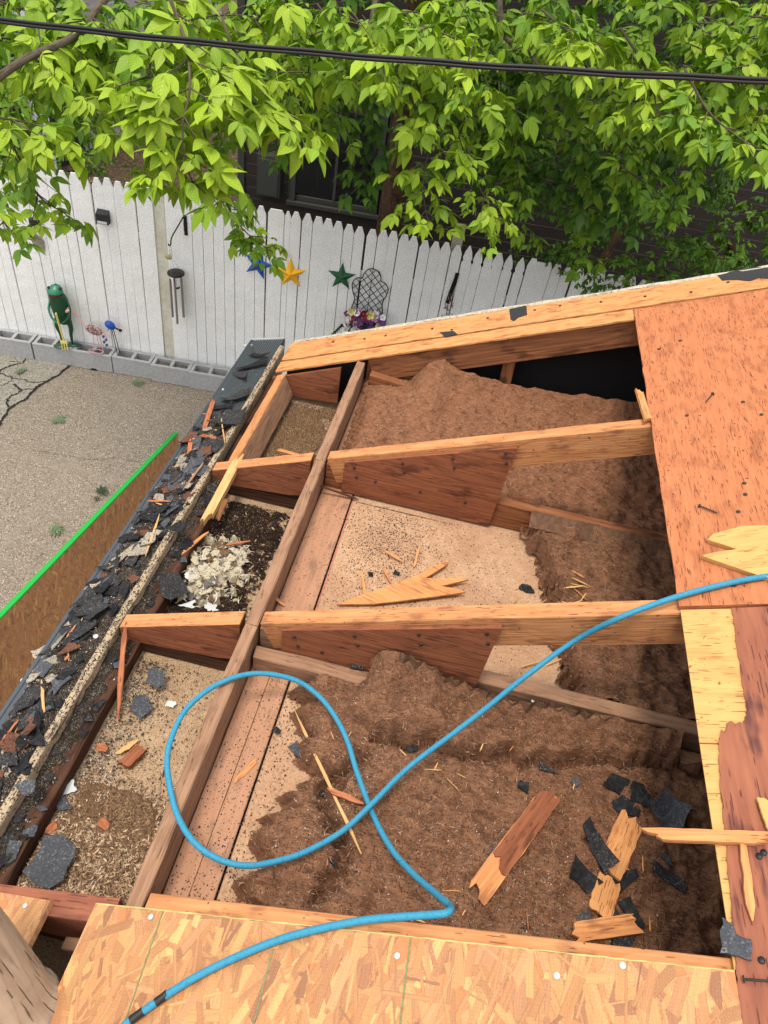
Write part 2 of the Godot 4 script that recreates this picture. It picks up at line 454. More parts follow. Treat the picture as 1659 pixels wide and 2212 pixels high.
func make_materials():
	# weathered and fresh lumber (sRGB colours of the wood itself)
	M.fir = wood(10, Color(0.77, 0.55, 0.37), Color(0.65, 0.42, 0.26), Color(0.43, 0.26, 0.19), 9.0, 0.45, 0.45, 0.2, 1024, 256, Vector2(1, 0.25), 0.75, 3.0, 0.14)
	M.chord = wood(20, Color(0.58, 0.38, 0.25), Color(0.43, 0.26, 0.17), Color(0.26, 0.15, 0.11), 8.0, 0.6, 0.6, 0.0, 512, 128, Vector2(0.8, 0.2))
	M.gusset = wood(30, Color(0.58, 0.355, 0.245), Color(0.45, 0.265, 0.18), Color(0.27, 0.155, 0.11), 8.0, 0.6, 0.6, 0.2)
	M.grey = wood(40, Color(0.62, 0.48, 0.38), Color(0.49, 0.36, 0.28), Color(0.34, 0.24, 0.19), 12.0, 0.5, 0.25, 0.22)
	M.dark = wood(50, Color(0.33, 0.22, 0.16), Color(0.20, 0.12, 0.09), Color(0.09, 0.06, 0.05), 8.0, 0.5, 0.7, 0.0, 512, 128, Vector2(0.8, 0.2))
	M.ply = wood(60, Color(0.73, 0.465, 0.315), Color(0.62, 0.365, 0.235), Color(0.38, 0.205, 0.145), 3.0, 0.2, 0.22, 0.28, 1024, 512, Vector2(0.8, 0.4), 0.8, 4.0, 0.16)
	M.yellow = wood(70, Color(0.81, 0.63, 0.39), Color(0.75, 0.55, 0.33), Color(0.52, 0.34, 0.19), 4.0, 0.2, 0.2, 0.27, 512, 512, Vector2(0.5, 0.4), 0.75, 4.0, 0.15)
	M.veneer = wood(80, Color(0.61, 0.38, 0.28), Color(0.47, 0.275, 0.22), Color(0.36, 0.215, 0.20), 3.0, 0.25, 0.9, 0.26, 512, 256, Vector2(0.6, 0.3), 0.7)
	M.rake = wood(90, Color(0.81, 0.59, 0.38), Color(0.72, 0.47, 0.29), Color(0.52, 0.30, 0.18), 5.0, 0.4, 0.4, 0.3, 1024, 256, Vector2(0.8, 0.2), 0.75, 4.0, 0.13)
	M.cboard = wood(100, Color(0.69, 0.52, 0.41), Color(0.61, 0.44, 0.34), Color(0.47, 0.36, 0.30), 3.0, 0.2, 0.6, 0.0, 1024, 256, Vector2(1, 0.25), 0.7, 2.0, 0.17)
	M.pale = wood(110, Color(0.71, 0.63, 0.52), Color(0.56, 0.48, 0.385), Color(0.16, 0.13, 0.12), 6.0, 0.3, 0.9, 0.0, 1024, 256, Vector2(0.6, 0.12), 0.85, 3.0, 0.29)
	M.split = wood(120, Color(0.83, 0.59, 0.38), Color(0.70, 0.45, 0.28), Color(0.46, 0.27, 0.18), 10.0, 0.5, 0.5, 0.2, 256, 128, Vector2(0.3, 0.1))
	M.red_split = wood(125, Color(0.72, 0.46, 0.32), Color(0.56, 0.33, 0.22), Color(0.35, 0.19, 0.14), 8.0, 0.5, 0.5, 0.2, 256, 128, Vector2(0.3, 0.1))
	M.straw = wood(127, Color(0.81, 0.66, 0.45), Color(0.68, 0.51, 0.32), Color(0.48, 0.33, 0.2), 6.0, 0.4, 0.2, 0.0, 256, 128, Vector2(0.3, 0.1))
	M.log = wood(130, Color(0.69, 0.61, 0.53), Color(0.56, 0.48, 0.40), Color(0.40, 0.32, 0.26), 4.0, 0.3, 0.5, 0.24, 256, 256, Vector2(0.5, 1.0))
	M.osb = osb_tex(5); M.osb.albedo_color = Color(0.97, 0.91, 0.865)
	M.panel = speckle(140, [[Color(0.71, 0.57, 0.455), 0.5], [Color(0.685, 0.545, 0.43), 0.5]], 0.05, 0.5, Color(0.61, 0.465, 0.36), 0.5, 256, 1.5, FastNoiseLite.TYPE_SIMPLEX_SMOOTH, 4)
	M.soffit = speckle(150, [[Color(0.70, 0.60, 0.48), 0.5], [Color(0.64, 0.53, 0.42), 0.4], [Color(0.45, 0.36, 0.28), 0.1]], 0.3, 0.25, Color(0.58, 0.46, 0.35), 0.4, 512, 4.0)
	M.batt = wood(160, Color(0.53, 0.385, 0.29), Color(0.335, 0.215, 0.15), Color(0.22, 0.135, 0.09), 1.0, 0.0, 0.6, 0.33, 512, 512, Vector2(1, 1), 1.0, 9.0, 0.27)
	M.batt_red = wood(165, Color(0.575, 0.405, 0.30), Color(0.385, 0.245, 0.17), Color(0.28, 0.17, 0.115), 1.0, 0.0, 0.8, 0.32, 512, 512, Vector2(1, 1), 1.0, 9.0, 0.28)
	M.earth = speckle(168, [[Color(0.10, 0.075, 0.06), 0.45], [Color(0.17, 0.125, 0.095), 0.3], [Color(0.27, 0.20, 0.15), 0.17], [Color(0.48, 0.39, 0.29), 0.08]], 0.22, 0.16, Color(0.12, 0.085, 0.065), 0.4, 256, 7.0)
	M.crumb = speckle(169, [[Color(0.36, 0.27, 0.20), 0.35], [Color(0.47, 0.37, 0.28), 0.35], [Color(0.22, 0.16, 0.12), 0.15], [Color(0.60, 0.50, 0.38), 0.15]], 0.26, 0.16, Color(0.38, 0.28, 0.20), 0.4, 256, 7.0)
	for bm in [M.batt, M.batt_red]:
		bm.uv1_triplanar = true; bm.uv1_world_triplanar = true; bm.uv1_scale = Vector3(7.5, 6.0, 4.5)
	M.kraft = speckle(170, [[Color(0.45, 0.34, 0.27), 0.5], [Color(0.38, 0.28, 0.22), 0.5]], 0.04, 0.2, Color(0.3, 0.22, 0.16), 0.5, 256, 2.0, FastNoiseLite.TYPE_SIMPLEX_SMOOTH, 4)
	M.fibre = StandardMaterial3D.new(); M.fibre.vertex_color_use_as_albedo = true; M.fibre.roughness = 1.0
	M.chip = M.fibre
	M.shingle = speckle(180, [[Color(0.16, 0.16, 0.17), 0.45], [Color(0.22, 0.22, 0.23), 0.3], [Color(0.30, 0.29, 0.29), 0.2], [Color(0.55, 0.53, 0.50), 0.05]], 0.28, 0.22, Color(0.13, 0.12, 0.12), 0.3, 512, 5.0)
	M.shingle_under = speckle(185, [[Color(0.13, 0.13, 0.14), 0.6], [Color(0.20, 0.20, 0.21), 0.4]], 0.05, 0.2, Color(0.10, 0.09, 0.09), 0.4, 256, 2.0, FastNoiseLite.TYPE_SIMPLEX_SMOOTH, 4, true, 0.7)
	M.shingle_slate = speckle(190, [[Color(0.27, 0.275, 0.29), 0.5], [Color(0.32, 0.325, 0.34), 0.4], [Color(0.46, 0.46, 0.47), 0.1]], 0.3, 0.2, Color(0.24, 0.25, 0.28), 0.3, 256, 4.0)
	M.shingle_pale = speckle(195, [[Color(0.62, 0.58, 0.52), 0.5], [Color(0.72, 0.67, 0.60), 0.3], [Color(0.25, 0.24, 0.23), 0.2]], 0.28, 0.15, Color(0.45, 0.42, 0.38), 0.3, 256, 6.0)
	M.shingle_rust = speckle(198, [[Color(0.42, 0.27, 0.21), 0.5], [Color(0.5, 0.34, 0.27), 0.3], [Color(0.25, 0.2, 0.18), 0.2]], 0.28, 0.15, Color(0.3, 0.22, 0.18), 0.3, 256, 6.0)
	M.grit = speckle(200, [[Color(0.13, 0.12, 0.11), 0.55], [Color(0.24, 0.21, 0.19), 0.25], [Color(0.42, 0.37, 0.32), 0.12], [Color(0.62, 0.57, 0.5), 0.08]], 0.3, 0.2, Color(0.16, 0.12, 0.09), 0.5, 512, 6.0)
	M.metal = plain(Color(0.27, 0.29, 0.32), 0.5, 0.3)
	M.mesh_metal = plain(Color(0.27, 0.29, 0.31), 0.55, 0.2)
	M.felt = plain(Color(0.06, 0.05, 0.05), 1.0)  # one even near-black, used on the gable panels only
	M.tar = plain(Color(0.15, 0.15, 0.16), 0.9)
	M.white = speckle(210, [[Color(0.93, 0.93, 0.925), 0.6], [Color(0.92, 0.92, 0.915), 0.4]], 0.03, 0.9, Color(0.87, 0.87, 0.86), 0.3, 256, 1.5, FastNoiseLite.TYPE_SIMPLEX_SMOOTH, 4, true, 0.6)
	M.white_worn = speckle(215, [[Color(0.74, 0.71, 0.65), 0.5], [Color(0.64, 0.59, 0.51), 0.3], [Color(0.45, 0.40, 0.33), 0.2]], 0.06, 0.25, Color(0.7, 0.66, 0.58), 0.3, 256, 4.0, FastNoiseLite.TYPE_SIMPLEX, 4)
	M.post = speckle(217, [[Color(0.83, 0.82, 0.77), 0.6], [Color(0.80, 0.78, 0.72), 0.4]], 0.03, 0.5, Color(0.74, 0.71, 0.62), 0.4, 256, 1.5, FastNoiseLite.TYPE_SIMPLEX_SMOOTH, 4)
	M.block = speckle(220, [[Color(0.73, 0.73, 0.73), 0.4], [Color(0.67, 0.67, 0.67), 0.4], [Color(0.55, 0.55, 0.55), 0.2]], 0.25, 0.3, Color(0.60, 0.60, 0.61), 0.5, 512, 5.0)
	M.block_raw = speckle(223, [[Color(0.47, 0.45, 0.42), 0.5], [Color(0.37, 0.35, 0.32), 0.5]], 0.25, 0.2, Color(0.3, 0.29, 0.27), 0.4, 256, 5.0)
	M.drive = speckle(230, [[Color(0.53, 0.485, 0.44), 0.32], [Color(0.585, 0.54, 0.49), 0.3], [Color(0.47, 0.425, 0.385), 0.2], [Color(0.70, 0.66, 0.605), 0.1], [Color(0.39, 0.35, 0.315), 0.08]], 0.15, 1.1, Color(0.53, 0.49, 0.42), 0.4, 1024, 5.0)
	M.drive_grey = speckle(233, [[Color(0.55, 0.53, 0.49), 0.4], [Color(0.62, 0.60, 0.56), 0.4], [Color(0.45, 0.43, 0.40), 0.2]], 0.16, 0.8, Color(0.52, 0.49, 0.43), 0.4, 512, 5.0)
	M.soil = speckle(240, [[Color(0.24, 0.19, 0.15), 0.4], [Color(0.33, 0.26, 0.20), 0.4], [Color(0.46, 0.37, 0.29), 0.2]], 0.12, 0.9, Color(0.2, 0.2, 0.13), 0.5, 512, 6.0)
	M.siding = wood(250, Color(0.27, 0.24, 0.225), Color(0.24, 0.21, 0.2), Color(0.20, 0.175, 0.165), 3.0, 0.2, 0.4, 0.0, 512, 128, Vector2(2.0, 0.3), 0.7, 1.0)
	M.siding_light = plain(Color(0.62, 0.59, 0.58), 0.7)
	M.trim = plain(Color(0.23, 0.23, 0.215), 0.7)
	M.glass = StandardMaterial3D.new(); M.glass.albedo_color = Color(0.05, 0.06, 0.07, 0.35); M.glass.transparency = BaseMaterial3D.TRANSPARENCY_ALPHA; M.glass.roughness = 0.03
	M.room = plain(Color(0.55, 0.50, 0.45), 0.9)
	M.black = plain(Color(0.06, 0.06, 0.065), 0.5)
	M.iron = plain(Color(0.05, 0.05, 0.055), 0.55, 0.3)
	M.steel = plain(Color(0.62, 0.60, 0.58), 0.3, 0.8)
	M.nail = plain(Color(0.22, 0.19, 0.17), 0.6, 0.3)
	M.cable = plain(Color(0.04, 0.04, 0.045), 0.6)
	M.hose = speckle(260, [[Color(0.22, 0.52, 0.64), 0.70], [Color(0.19, 0.46, 0.57), 0.2], [Color(0.13, 0.30, 0.36), 0.10]], 0.05, 0.12, Color(0.27, 0.52, 0.61), 0.4, 256, 1.0, FastNoiseLite.TYPE_SIMPLEX, 4, true, 0.45)
	M.green_edge = plain(Color(0.05, 0.62, 0.22), 0.7)
	M.frog = plain(Color(0.05, 0.27, 0.17), 0.35); M.frog_head = plain(Color(0.14, 0.46, 0.34), 0.35)
	M.mouth = plain(Color(0.40, 0.07, 0.07), 0.5); M.fork = plain(Color(0.86, 0.80, 0.45), 0.5); M.pink = plain(Color(0.85, 0.64, 0.65), 0.5)
	M.blue = plain(Color(0.04, 0.27, 0.66), 0.4); M.yellow_paint = plain(Color(0.93, 0.68, 0.04), 0.4); M.green_paint = plain(Color(0.02, 0.31, 0.16), 0.4)
	M.bark = wood(270, Color(0.42, 0.37, 0.32), Color(0.29, 0.25, 0.21), Color(0.18, 0.15, 0.12), 6.0, 0.5, 0.6, 0.3, 512, 256, Vector2(0.5, 1.0), 0.95, 6.0)
	M.bark_brown = wood(280, Color(0.36, 0.27, 0.20), Color(0.25, 0.18, 0.13), Color(0.14, 0.10, 0.08), 6.0, 0.5, 0.6, 0.3, 512, 256, Vector2(0.5, 1.0), 0.95, 6.0)
	M.leaf = StandardMaterial3D.new(); M.leaf.vertex_color_use_as_albedo = true; M.leaf.albedo_texture = leaf_tex(); M.leaf.roughness = 0.5
	M.leaf.backlight_enabled = true; M.leaf.backlight = Color(0.55, 0.66, 0.08); M.leaf.metallic_specular = 0.35
	M.fluff = speckle(290, [[Color(0.77, 0.74, 0.67), 0.5], [Color(0.66, 0.61, 0.52), 0.3], [Color(0.46, 0.40, 0.31), 0.2]], 0.09, 0.12, Color(0.66, 0.59, 0.44), 0.4, 256, 6.0, FastNoiseLite.TYPE_SIMPLEX, 4)
	M.paper = plain(Color(0.74, 0.75, 0.75), 0.7)

func set_view():
	var cam := Camera3D.new(); cam.name = "camera"; add_child(cam)
	cam.transform = Transform3D(CB, CO); cam.fov = 71.76; cam.near = 0.02; cam.far = 200.0
	cam.current = true
	var env := Environment.new(); env.background_mode = Environment.BG_SKY
	var sky := Sky.new(); var sm := ProceduralSkyMaterial.new()
	sm.sky_top_color = Color(0.93, 0.945, 0.96); sm.sky_horizon_color = Color(0.81, 0.82, 0.83); sm.sky_curve = 0.3
	sm.ground_bottom_color = Color(0.3, 0.29, 0.27); sm.ground_horizon_color = Color(0.5, 0.5, 0.5)
	sm.energy_multiplier = 1.0
	sky.sky_material = sm; env.sky = sky
	env.tonemap_mode = Environment.TONE_MAPPER_LINEAR; env.tonemap_exposure = 2.0
	env.sdfgi_enabled = true; env.ssao_enabled = true; env.ssil_enabled = true
	var we := WorldEnvironment.new(); we.name = "environment"; we.environment = env; add_child(we)
	var sun := DirectionalLight3D.new(); sun.name = "sun"; add_child(sun)
	sun.light_energy = 0.5; sun.light_angular_distance = 14.0; sun.light_color = Color(1.0, 0.96, 0.90); sun.shadow_enabled = true
	sun.look_at_from_position(Vector3(-0.8, 5.0, 1.0), Vector3.ZERO, Vector3.UP)

# ---------------------------------------------------------------- roof framing
const ZB := {"A": 0.019, "B": -0.591, "C": -1.201, "D": -1.782}
func nail_mesh() -> ArrayMesh:
	return lathe_mesh([Vector2(0.0005, 0.002), Vector2(0.0045, 0.0018), Vector2(0.0045, 0.0), Vector2(0.0012, -0.0005), Vector2(0.0012, -0.004), Vector2(0.0003, -0.006)], 8)
func loose_nail_mesh() -> ArrayMesh:
	return lathe_mesh([Vector2(0.0002, 0.0), Vector2(0.0045, 0.0002), Vector2(0.0045, 0.0016), Vector2(0.0016, 0.002), Vector2(0.0016, 0.038), Vector2(0.0002, 0.043)], 8)

func build_trusses():
	var nm := nail_mesh()
	var lab = {"A": "weathered roof truss whose rafter edge runs along the green-edged chipboard sheet", "B": "roof truss with plywood gusset that the blue hose crosses over", "C": "roof truss with dark plywood gusset standing next to the gable bay", "D": "gable end truss with boards of the rake nailed on top"}
	for k in ["A", "B", "C", "D"]:
		var z: float = ZB[k]
		var t := thing("roof_truss", lab[k], "roof truss", Vector3(0, CEIL, z))
		var w = 0.038 if k != "D" else 0.06
		var n := Vector3(-sin(TH), cos(TH), 0)
		board("rafter", rf(0.003, -0.0445, z), rf(2.6, -0.0445, z), n, w, 0.089, M.fir if k != "D" else M.chord, t, 0.002, 26, 0.0006)
		board("ceiling_joist", Vector3(0.003, CEIL + 0.046, z), Vector3(4.6, CEIL + 0.046, z), Vector3.UP, 0.036, 0.087, M.chord if k != "B" else M.grey, t)
		# rafter tail with a level cut underneath, and the lookout below it
		var zt = z if k != "A" else 0.034
		if k != "D":
			var tp := PackedVector2Array([Vector2(-0.344, 0.148), Vector2(-0.045, 0.021), Vector2(-0.045, 0.155), Vector2(-0.10, 0.172), Vector2(-0.344, 0.192)])
			var tl := obj("rafter_tail", slab_mesh(tp, 0.040, 0, Vector2(z, 0.3)), M.gusset if k != "A" else M.veneer, t, Transform3D(Basis(Vector3(1, 0, 0), Vector3(0, 0, 1), Vector3(0, -1, 0)), Vector3(0, 0, zt - 0.020)))
			board("sawn_top", Vector3(-0.344, -0.1462, zt), Vector3(-0.045, -0.0192, zt), Vector3(-sin(TH), cos(TH), 0), 0.0395, 0.003, M.fir if k != "A" else M.veneer, t, 0.0008)
			tl.set_meta("label", "rafter tail with a level cut end over the eave")
			board("lookout", Vector3(-0.342, -0.2135, zt - 0.004), Vector3(-0.078, -0.2135, zt - 0.004), Vector3.UP, 0.036, 0.040, M.dark, t)
		# gusset plate
		if k == "B" or k == "C":
			var gp := PackedVector2Array([Vector2(0.056, -0.012), Vector2(0.505, -0.196), Vector2(0.50, 0.098), Vector2(0.056, 0.098)])
			var g := obj("gusset_plate", slab_mesh(gp, 0.011, 0.0, Vector2(z, 0.1)), M.gusset, t, Transform3D(Basis(Vector3(1, 0, 0), Vector3(0, 0, 1), Vector3(0, -1, 0)), Vector3(0, 0, z + 0.0195)))
			for i in 7:
				for j in 2:
					if j == 1 and i % 2 == 1: continue
					var x = 0.085 + i * 0.066 + (0.01 if j else 0.0)
					var y = x * tan(TH) - 0.035 - j * 0.035 if i % 2 == 0 else -0.03 - j * 0.04
					obj("nail", nm, M.nail, g, Transform3D(Basis(Vector3(1, 0, 0), PI / 2), Vector3(x, y, z + 0.031)))
		if k == "D":
			var gp := PackedVector2Array([Vector2(-0.33, 0.155), Vector2(-0.085, 0.05), Vector2(-0.085, 0.20), Vector2(-0.33, 0.22)])
			obj("gusset_plate", slab_mesh(gp, 0.011, 0.0, Vector2(0.3, 0.2)), M.gusset, t, Transform3D(Basis(Vector3(1, 0, 0), Vector3(0, 0, 1), Vector3(0, -1, 0)), Vector3(0, 0, z + 0.032)))
			board("stud", Vector3(0.482, CEIL + 0.088, z - 0.002), Vector3(0.474, 0.474 * tan(TH) - 0.098, z - 0.002), Vector3(1, 0, 0), 0.036, 0.04, M.chord, t)
			board("stud", Vector3(1.08, CEIL + 0.088, z - 0.002), Vector3(1.08, 1.08 * tan(TH) - 0.098, z - 0.002), Vector3(1, 0, 0), 0.036, 0.04, M.chord, t)
			board("brace", Vector3(0.02, -0.055, z + 0.049), Vector3(0.23, -0.075, z + 0.049), Vector3.UP, 0.034, 0.036, M.chord, t)
			board("brace", Vector3(0.02, -0.092, z + 0.049), Vector3(0.22, -0.092, z + 0.049), Vector3.UP, 0.034, 0.026, M.gusset, t)
	# a flat two-by-four along the foot of truss B
	var sb := board("sister_board", Vector3(0.003, -0.079, -0.538), Vector3(1.2, -0.079, -0.538), Vector3.UP, 0.036, 0.046, M.grey, self, 0.003, 20, 0.0015, 0.004)
	tag(sb, "weathered grey-brown board lying along the foot of the hose-crossed truss", "board")

func build_eave():
	# blocking between the trusses, one piece per bay
	var lab = ["weathered blocking board beside the looped blue hose", "weathered blocking board beside the white nest fluff", "weathered blocking board next to the gable boards"]
	var zs = [[0.03, -0.571], [-0.573, -1.181], [-1.183, -1.742]]
	for i in 3:
		var b := board("blocking_board", Vector3(-0.0175, -0.060, zs[i][0]), Vector3(-0.0175, -0.060, zs[i][1]), Vector3.UP, 0.029, 0.102, M.grey, self, 0.003, 14, 0.0012)
		tag(b, lab[i], "board", "blocking boards along the wall line")
	var pl := board("wall_plate", Vector3(-0.026, -0.172, 2.3), Vector3(-0.026, -0.172, -1.80), Vector3.UP, 0.052, 0.119, M.chord, self)
	tag(pl, "wall top plate under the blocking boards along the eave", "board")
	# soffit, nailer, fascia
	var so := board("soffit_board", Vector3(-0.2115, SOF - 0.006, 2.3), Vector3(-0.2115, SOF - 0.006, -1.80), Vector3.UP, 0.315, 0.011, M.soffit, self, 0.001)
	tag(so, "sandy soffit board forming the floor of the eave bays", "board")
	var na := board("soffit_nailer", Vector3(-0.322, -0.2095, 0.012), Vector3(-0.322, -0.2095, -1.80), Vector3.UP, 0.050, 0.047, M.dark, self, 0.003, 30, 0.001)  # dark brown wood on every face
	tag(na, "dark board running inside the fascia below the rafter tails", "board")
	var fb := board("fascia_board", Vector3(-0.3595, -0.205, 2.3), Vector3(-0.3595, -0.205, -1.955), Vector3.UP, 0.019, 0.11, M.pale, self, 0.003, 60, 0.0012)
	tag(fb, "pale fascia board whose top edge is speckled with black grit", "board")
	var sf := thing("sub_fascia", "orange broken sub-fascia board in the gable eave bay", "board", rf(-0.322, -0.05, -1.5))
	board("plank", rf(-0.322, -0.049, -1.735), rf(-0.322, -0.049, -1.235), Vector3(-sin(TH), cos(TH), 0), 0.030, 0.078, M.grey, sf, 0.002, 14, 0.001, 0.01)
	board("split_top", rf(-0.322, -0.005, -1.735), rf(-0.322, -0.005, -1.225), Vector3(-sin(TH), cos(TH), 0), 0.031, 0.010, M.fir, sf, 0.002, 14, 0.0008, 0.01)

func build_gutter():
	var g := thing("gutter", "dark grey metal eave gutter under a perforated guard full of debris", "gutter", Vector3(-0.44, -0.3, -0.5))
	var prof = [Vector2(-0.372, -0.163), Vector2(-0.374, -0.30), Vector2(-0.44, -0.305), Vector2(-0.485, -0.28), Vector2(-0.498, -0.235), Vector2(-0.512, -0.222), Vector2(-0.511, -0.205), Vector2(-0.503, -0.205)]
	var st := new_st()
	for i in prof.size() - 1:
		var a = prof[i]; var b = prof[i + 1]
		quad(st, Vector3(a.x, a.y, -2.035), Vector3(b.x, b.y, -2.035), Vector3(b.x, b.y, 1.5), Vector3(a.x, a.y, 1.5))
		var o := Vector2(0.0015, 0.0015)
		quad(st, Vector3(a.x + o.x, a.y + o.y, 1.5), Vector3(b.x + o.x, b.y + o.y, 1.5), Vector3(b.x + o.x, b.y + o.y, -2.035), Vector3(a.x + o.x, a.y + o.y, -2.035))
	obj("trough", done(st), M.metal, g)
	obj("end_cap", slab_mesh(PackedVector2Array([Vector2(-0.372, 0.163), Vector2(-0.374, 0.30), Vector2(-0.44, 0.305), Vector2(-0.485, 0.28), Vector2(-0.50, 0.235), Vector2(-0.513, 0.218), Vector2(-0.511, 0.203)]), 0.003, 0.0), M.paper, g, Transform3D(Basis(Vector3(1, 0, 0), Vector3(0, 0, 1), Vector3(0, -1, 0)), Vector3(0, 0, -2.039)))
	# perforated guard: a sheet with real holes where it lies bare (one panel), plain under the debris
	var gu := new_st()
	var u0 := Vector2(-0.507, -0.207); var u1 := Vector2(-0.373, -0.168)
	var pt = func(f, z, up := 0.0): return Vector3(lerp(u0.x, u1.x, f), lerp(u0.y, u1.y, f) + up, z)
	quad(gu, pt.call(0.0, -1.22), pt.call(1.0, -1.22), pt.call(1.0, 1.5), pt.call(0.0, 1.5))
	quad(gu, pt.call(0.0, -2.035), pt.call(0.10, -2.035), pt.call(0.10, -1.22), pt.call(0.0, -1.22))
	quad(gu, pt.call(0.97, -2.035), pt.call(1.0, -2.035), pt.call(1.0, -1.22), pt.call(0.97, -1.22))
	var nu = 13; var nzc = 92
	for i in nu:
		for j in nzc:
			var f0 = 0.10 + 0.87 * i / nu; var f1 = 0.10 + 0.87 * (i + 1) / nu
			var z0 = -2.035 + 0.815 * j / nzc; var z1 = -2.035 + 0.815 * (j + 1) / nzc
			var fm = (f0 + f1) * 0.5; var zm = (z0 + z1) * 0.5
			var ring = []
			for k in 8:
				var a = TAU * k / 8
				ring.append(pt.call(fm + cos(a) * (f1 - f0) * 0.27, zm + sin(a) * (z1 - z0) * 0.27))
			var sq = [pt.call(f1, zm), pt.call(f1, z1), pt.call(fm, z1), pt.call(f0, z1), pt.call(f0, zm), pt.call(f0, z0), pt.call(fm, z0), pt.call(f1, z0)]
			for k in 8:
				var k2 = (k + 1) % 8
				quad(gu, sq[k], sq[k2], ring[k2], ring[k])
	obj("gutter_guard", done(gu), M.mesh_metal, g)
	for p in [[545, 746], [530, 746], [452, 909], [483, 842], [207, 1375], [66, 1450], [50, 1470]]:
		var q = on_roof(p[0], p[1], 0.004)
		obj("rivet", nail_mesh(), M.paper, g, Transform3D(Basis().scaled(Vector3(1.4, 1, 1.4)), q))

func roof_poly(px: Array, w) -> PackedVector2Array:      # pixel outline on the roof -> (u, z)
	var o := PackedVector2Array()
	for p in px: o.append(uz(on_roof(p[0], p[1], w)))
	return o
func roof_slab(called, poly, w, thick, m, uvr, parent = self, uo := Vector2.ZERO) -> MeshInstance3D:
	return obj(called, slab_mesh(poly, thick, uvr, uo), m, parent, Transform3D(Basis(Vector3(0, 0, 1), TH), rf(0, w, 0)))

